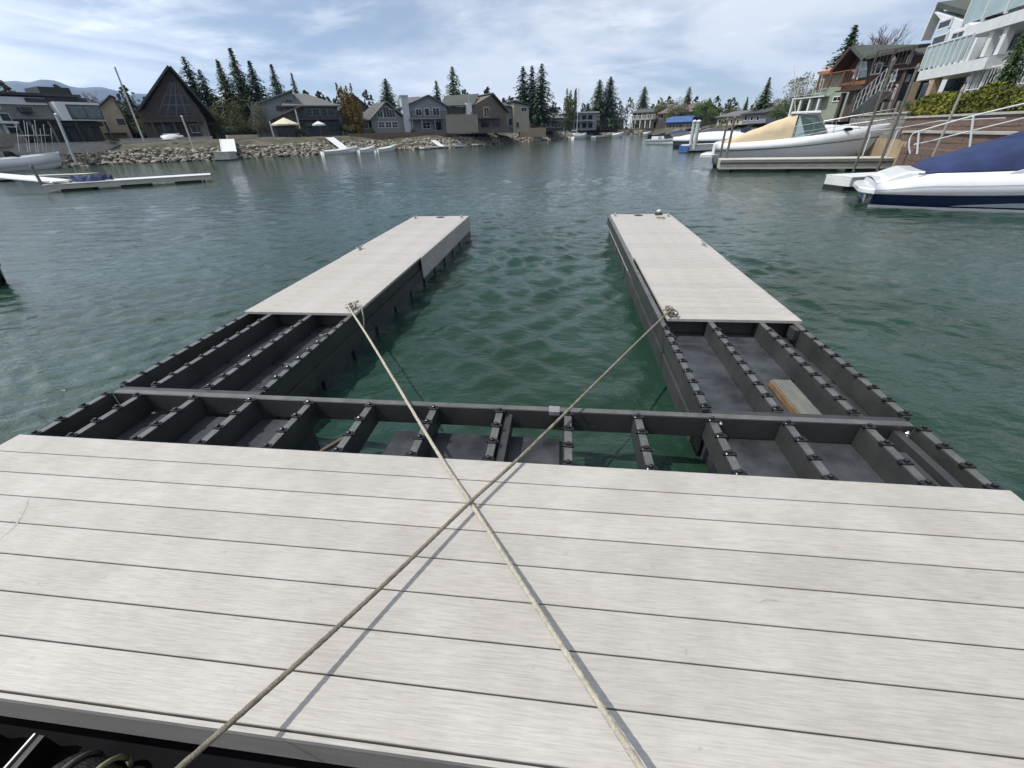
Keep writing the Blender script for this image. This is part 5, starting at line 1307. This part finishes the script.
MB().box(0, L_, -.035, -.004, .34, .40).build('rub_strip', DKWOOD, t_, world=False)
t_, L_ = pontoon('dock_finger', 'long pale dock under the hull of the cabin cruiser', (715, 167), (900, 163), .8, DOCKS, CREAM, .62)
t_, L_ = pontoon('dock_finger', 'short white dock at the stern of the blue covered boat', (847, 191), (905, 188), 1.0, OFFW, OFFW, .36)
t_, L_ = pontoon('dock_finger', 'white floating dock with a blue bumper at its end beyond the cruiser stern', (688, 152.5), (800, 148), 1.4, OFFW, OFFW, .55)
MB().cbox(-.12, -.004, -.1, 1.5, .05, .5, .03).build('blue_bumper', TARP, t_, world=False)
t_, L_ = pontoon('dock_finger', 'long low grey dock floating alone off the left shore', (46, 193), (213, 181.5), 1.6, DOCKS, OFFW, .32)
tp = thing('tarpaulin', 'crumpled blue tarpaulin heaped on the left floating dock', 'tarp', ROOTM[t_.name] @ Vector((.9, .8, .36)), ROOTM[t_.name].to_euler().z)
R_ = [[(x*.155, .45*math.sin(.3+2.5*q)+.05, 0), (x*.155, .36*math.sin(.3+2.5*q), .10+.12*abs(math.sin(x*1.9))), (x*.155, 0, .14+.18*abs(math.sin(x*1.3+.4)))] for q, x in [(k/11, k) for k in range(12)]]
loft(R_).build('sheet', BLUEC, tp, world=False); MB().tube([(.1, -.3, .02), (.8, -.35, .02), (1.7, -.3, .02)], .02, 5).build('tie_rope', ROPE, tp, world=False)
t2, L2 = pontoon('dock_finger', 'second low dock behind the lone left dock reaching the picture edge', (-30, 183), (88, 178.5), 1.2, DOCKS, DOCKS, .25)
A_, B_ = at(-25, 172, 36), at(55, 185.5, 31.5)
gw = thing('gangway', 'narrow white gangway plank leading onto the left floating dock', 'gangway', A_); A_.z = .35; B_.z = .0
d = (B_-A_).normalized(); sd_ = Vector((-d.y, d.x, 0))*.45
MB().slab([A_, B_, B_+sd_*2, A_+sd_*2], .05).build('deck', OFFW, gw)
MB().tube([A_, B_], .05, 6).tube([A_+sd_*2, B_+sd_*2], .05, 6).build('side_beam', OFFW, gw)
# ramps down the left bank
def ramp(label, top_, bot, Dt, Db, w, m=OFFW):
    A_, B_ = at(*top_, Dt), at(*bot, Db); d = (B_-A_); s_ = Vector((-d.y, d.x, 0)).normalized()*w
    t = thing('boat_ramp', label, 'ramp', B_)
    MB().slab([A_, B_, B_+s_, A_+s_], .08).build('ramp_deck', m, t)
    for o_ in (Vector((0,0,0)), s_): MB().tube([A_+o_+Vector((0,0,.06)), B_+o_+Vector((0,0,.06))], .07, 5).build('kerb_rail', m, t)
    return t
ramp('wide white ramp on the rocks right of the A-frame cabin', (220, 140), (222, 153), 73.5, 69.3, 1.6)
ramp('white sloping ramp below the dark hip-roofed house', (326, 138), (343, 151), 77, 71.5, 1.1)
ramp('pale thin ramp below the white-chimney house', (424, 136), (440, 147), 85.5, 80.5, .8)
pontoon('landing_float', 'small grey landing float under the wide white ramp', (216, 161), (231, 160.5), 1.6, CONC, CONC, .9)
pontoon('landing_float', 'pale landing float right of the thin ramp below the beige house', (424, 149.5), (465, 147), 1.2, OFFW, OFFW, .3)
pontoon('landing_float', 'long pale landing float below the beige box house', (478, 146), (512, 142), 1.2, OFFW, CONC, .3)
pontoon('landing_float', 'distant pale landing float below the two merged firs', (596, 138), (622, 136), 1.5, OFFW, CONC, .5)
wall_line('garden_wall', 'low tan block wall on the bank right of the wide white ramp', 'wall', (231, 148), 74, (261, 147), 76, .9, 2.3, .3, TANW, None)
wall_line('garden_wall', 'long pale concrete wall on the bank below the modern house', 'wall', (-10, 148), 72, (122, 148), 77, .9, 1.9, .3, CONC, CONC)
wall_line('garden_wall', 'pale path kerb wall in front of the A-frame cabin', 'wall', (122, 144), 77.5, (214, 143), 76, 1.5, 2.15, .3, CONC, CONC)
wall_line('garden_wall', 'dark timber bulkhead below the blue-grey and arched gable houses', 'wall', (350, 137), 81, (446, 137), 86.5, 1.0, 2.1, .3, STEPW, None)
wall_line('garden_wall', 'ochre deck edge below the low dark house', 'wall', (520, 133), 108, (546, 132), 118, .6, 2.4, .4, TANF, None)
wall_line('garden_wall', 'red-brown wall along the water below the two merged firs', 'wall', (592, 131), 164, (618, 131), 168, .8, 2.2, .4, REDRAIL, None)

# poles
def pole(label, top_, bot, D, r=.06, m=POLE, cap=True, group=None, lean=False, D2=None):
    B_ = at(*bot, D2 or D); T_ = at(*top_, D)
    if not lean: T_ = Vector((B_.x, B_.y, zat(B_, top_[1])))
    t = thing('mooring_pole', label, 'pole', B_, 0, group)
    MB().tube([B_, T_], r, 10).build('shaft', m, t)
    if cap: MB().lathe([(r*1.3, 0), (r*1.3, .06), (r*.4, .16)], c=tuple(T_), n=10).build('cap', m if m is not PALEP else OFFW, t)
    return t
pole('tall dark steel pole left of the pair before the chalet', (890, 62), (853, 172), 24, .045)
pole('tall dark steel pole right of the pair before the chalet', (910, 69), (877, 171), 23, .05)
pole('slender tan pole standing behind the blue covered boat before the hedge', (955, 92), (932, 158), 17, .03, mat('tan_grey_pole', (.26,.25,.21), .6))
pole('thin dark pole at the cruiser stern, left of two', (723, 121), (718, 166), 26, .05)
pole('thin dark pole at the cruiser stern, right of two', (730, 119), (724, 168), 25, .055)
pole('pale square post on the far white dock, left of the two close together', (691, 122), (690, 148), 44, .14, PALEP)
pole('pale capped post on the far white dock, right of the two close together', (694.5, 122), (694, 149), 43, .16, PALEP)
pole('tall leaning silver pole in front of the A-frame cabin', (115, 68), (144, 141), 74, .09, PALEP, lean=True)
pole('leaning grey pole in front of the modern house window', (56, 115), (77, 165), 68, .12, PALEP, lean=True)
pole('short dark pole at the near end of the left floating dock', (36, 168), (45, 190), 32, .06, POLE)
pole('thin dark pole at the far end of the lone left dock', (200, 160), (204, 181), 32.5, .05, POLE)
pole('slim grey pole beside the wide white ramp', (188, 117), (197, 157), 72, .09, PALEP)
pole('dark pole before the green-roofed beige house landing', (493.5, 131), (494, 143), 92, .1)
pole('dark piling near the moored sailboat', (564.5, 128), (565, 139.5), 128, .16)

# umbrellas
def umbrella(label, px, py, D, r, m):
    P_ = at(px, py, D); P_.z = 1.9; zt = zat(P_, py)
    t = thing('patio_umbrella', label, 'umbrella', P_); mb = MB(); n = 8
    mb.v = [(0, 0, zt-1.9)]+[(r*math.cos(2*math.pi*k/n), r*math.sin(2*math.pi*k/n), zt-1.9-r*.42) for k in range(n)]+[(r*math.cos(2*math.pi*k/n), r*math.sin(2*math.pi*k/n), zt-1.9-r*.42-.18) for k in range(n)]
    for k in range(n): j = (k+1) % n; mb.f += [(0, 1+k, 1+j), (1+k, 9+k, 9+j, 1+j)]
    mb.build('canopy', m, t, world=False); MB().tube([(0,0,0), (0,0,zt-1.95)], .04, 6).build('pole', POLE, t, world=False)
umbrella('large beige patio umbrella in front of the grey shed-roofed house', 283.5, 117.5, 80, 2.0, mat('cream_canvas', (.52,.47,.36), .85))
umbrella('small pale patio umbrella in front of the charcoal hip-roofed house', 318, 121, 80, 1.0, OFFW)

# garden shrubs along the bank
def shrub(label, px, ytop, D, m, wide=1.3, kind='round', g=1.5):
    return tree('garden_shrub', label, px, ytop, D, kind, m, wide=wide, zb=g)
for a in [('dark low shrub hanging over the rocks below the upturned dinghy', 172, 141.5, 75, CONI, 1.3, 'round', .3),
          ('dark shrub on the bank below the modern house', 108, 140, 77, CONI, 1.6, 'round', 1.0),
          ('dark shrub mass at the foot of the tall firs', 224, 125, 84, CONI2, 1.3), ('dark shrub by the charcoal house corner', 301, 128, 80, CONI2, 1.2),
          ('olive shrub at the base of the golden poplar', 347, 124, 84, OLIVE, 1.1), ('dark shrub in front of the blue-grey house', 413, 128, 85, CONI2, 1.0),
          ('low olive shrub between the arched gable house and the chimney', 372, 127, 84, CONI, 1.0), ('dark shrub in front of the sage-roofed pale house', 637, 123, 146, CONI, 1.4),
          ('dark rounded tree mass right of the fresh green tree', 713, 114, 108, CONI2, 1.1), ('dark green shrub behind the cruiser hardtop', 787, 106, 68, CONI, 1.2),
          ('olive shrub before the stone house', 722, 124, 88, OLIVE, 1.5), ('dark shrub left of the low dark house', 536, 118, 122, CONI2, 1.3),
          ('dark shrub right of the low dark house', 566, 117, 125, CONI2, 1.2), ('brown-green shrub under the sage green balcony', 803, 103, 58, OLIVE, 1.2),
          ('dark shrub at the foot of the chalet posts', 862, 101, 42, CONI2, 1.0), ('dark shrub right of the red house door', 912, 101, 33, CONI, .7)]:
    shrub(*a)

# ================================================================ LIGHT AND AIR
sd_ = Vector((-.60, -.10, 1.0)).normalized()
el = math.asin(sd_.z)
sl = bpy.data.lights.new('sun', 'SUN'); sl.energy = 4.4; sl.angle = math.radians(.5); sl.color = (1, .965, .91)
so = bpy.data.objects.new('sun', sl); COL.objects.link(so); so.rotation_euler = sd_.to_track_quat('Z', 'Y').to_euler()
w = bpy.data.worlds.new('World'); scn.world = w; w.use_nodes = True
nt = w.node_tree; N = nt.nodes; L = nt.links; bg = N['Background']; bg.inputs[1].default_value = .1
sk = N.new('ShaderNodeTexSky'); sk.sky_type = 'NISHITA'; sk.sun_disc = False; sk.sun_elevation = el
sk.sun_rotation = math.atan2(sd_.x, sd_.y); sk.altitude = 1900; sk.air_density = 1; sk.dust_density = .6
tc = N.new('ShaderNodeTexCoord'); sp = N.new('ShaderNodeSeparateXYZ'); L.new(tc.outputs['Generated'], sp.inputs[0])
za = N.new('ShaderNodeMath'); za.operation = 'ADD'; za.inputs[1].default_value = .16
mx = N.new('ShaderNodeMath'); mx.operation = 'MAXIMUM'; mx.inputs[1].default_value = 0
L.new(sp.outputs[2], mx.inputs[0]); L.new(mx.outputs[0], za.inputs[0])
dx = N.new('ShaderNodeMath'); dx.operation = 'DIVIDE'; dy = N.new('ShaderNodeMath'); dy.operation = 'DIVIDE'
L.new(sp.outputs[0], dx.inputs[0]); L.new(za.outputs[0], dx.inputs[1]); L.new(sp.outputs[1], dy.inputs[0]); L.new(za.outputs[0], dy.inputs[1])
cb = N.new('ShaderNodeCombineXYZ'); L.new(dx.outputs[0], cb.inputs[0]); L.new(dy.outputs[0], cb.inputs[1])
def cloud(scale, det, rough, lo, hi, off, stretch=(1, 1, 1), dist=.6):
    mp = N.new('ShaderNodeMapping'); mp.inputs['Location'].default_value = off; mp.inputs['Scale'].default_value = stretch; L.new(cb.outputs[0], mp.inputs['Vector'])
    n = N.new('ShaderNodeTexNoise'); n.inputs['Scale'].default_value = scale; n.inputs['Detail'].default_value = det; n.inputs['Roughness'].default_value = rough; n.inputs['Distortion'].default_value = dist
    L.new(mp.outputs[0], n.inputs['Vector'])
    r = N.new('ShaderNodeMapRange'); r.interpolation_type = 'SMOOTHSTEP'; r.inputs[1].default_value = lo; r.inputs[2].default_value = hi; L.new(n.outputs['Fac'], r.inputs[0]); return r
c1 = cloud(.5, 9, .56, .38, .58, (3.2, 1.1, 0), (1, .85, 1), .5)
c2 = cloud(2.2, 8, .6, .50, .72, (.3, 5.1, 2), (.7, 1, 1), .3)
ma = N.new('ShaderNodeMath'); ma.operation = 'MULTIPLY'; ma.inputs[1].default_value = .30; L.new(c2.outputs[0], ma.inputs[0])
mb_ = N.new('ShaderNodeMath'); mb_.operation = 'MULTIPLY_ADD'; mb_.inputs[1].default_value = .62; L.new(c1.outputs[0], mb_.inputs[0]); L.new(ma.outputs[0], mb_.inputs[2])
mc0 = N.new('ShaderNodeMath'); mc0.operation = 'ADD'; mc0.inputs[1].default_value = .16; mc0.use_clamp = True; L.new(mb_.outputs[0], mc0.inputs[0])
up_ = N.new('ShaderNodeMapRange'); up_.interpolation_type = 'SMOOTHSTEP'; up_.inputs[1].default_value = .5; up_.inputs[2].default_value = .95; up_.inputs[3].default_value = 1; up_.inputs[4].default_value = .5
L.new(sp.outputs[2], up_.inputs[0]); mc = N.new('ShaderNodeMath'); mc.operation = 'MULTIPLY'; L.new(mc0.outputs[0], mc.inputs[0]); L.new(up_.outputs[0], mc.inputs[1])
mix = N.new('ShaderNodeMix'); mix.data_type = 'RGBA'; L.new(mc.outputs[0], mix.inputs[0]); L.new(sk.outputs[0], mix.inputs[6]); 
gl = N.new('ShaderNodeVectorMath'); gl.operation = 'DOT_PRODUCT'; gl.inputs[1].default_value = tuple(sd_); L.new(tc.outputs['Generated'], gl.inputs[0])
gr = N.new('ShaderNodeMapRange'); gr.interpolation_type = 'SMOOTHSTEP'; gr.inputs[1].default_value = .1; gr.inputs[2].default_value = 1; gr.inputs[3].default_value = .92; gr.inputs[4].default_value = 1.9; L.new(gl.outputs['Value'], gr.inputs[0])
gs = N.new('ShaderNodeVectorMath'); gs.operation = 'SCALE'; gs.inputs[0].default_value = (11.8, 12.2, 12.7); L.new(gr.outputs[0], gs.inputs['Scale']); L.new(gs.outputs[0], mix.inputs[7])
L.new(mix.outputs[2], bg.inputs[0])
# the air
hz = MB().box(-4200, 4200, -4200, 4300, -3.2, 420).build('haze', bpy.data.materials.new('haze_air'))
hm = hz.data.materials[0]; hm.use_nodes = True; nt = hm.node_tree; nt.nodes.clear()
ou = nt.nodes.new('ShaderNodeOutputMaterial'); pv = nt.nodes.new('ShaderNodeVolumePrincipled'); pv.inputs['Color'].default_value = (.42, .62, 1, 1); pv.inputs['Density'].default_value = .00013; pv.inputs['Anisotropy'].default_value = .2
nt.links.new(pv.outputs[0], ou.inputs['Volume']); tag(hz, 'thin bluish air haze', 'haze', kind='stuff')

scn.view_settings.view_transform = 'Standard'; scn.view_settings.look = 'None'; scn.view_settings.exposure = 0; scn.view_settings.gamma = 1
scn.render.resolution_x = 1024; scn.render.resolution_y = 768
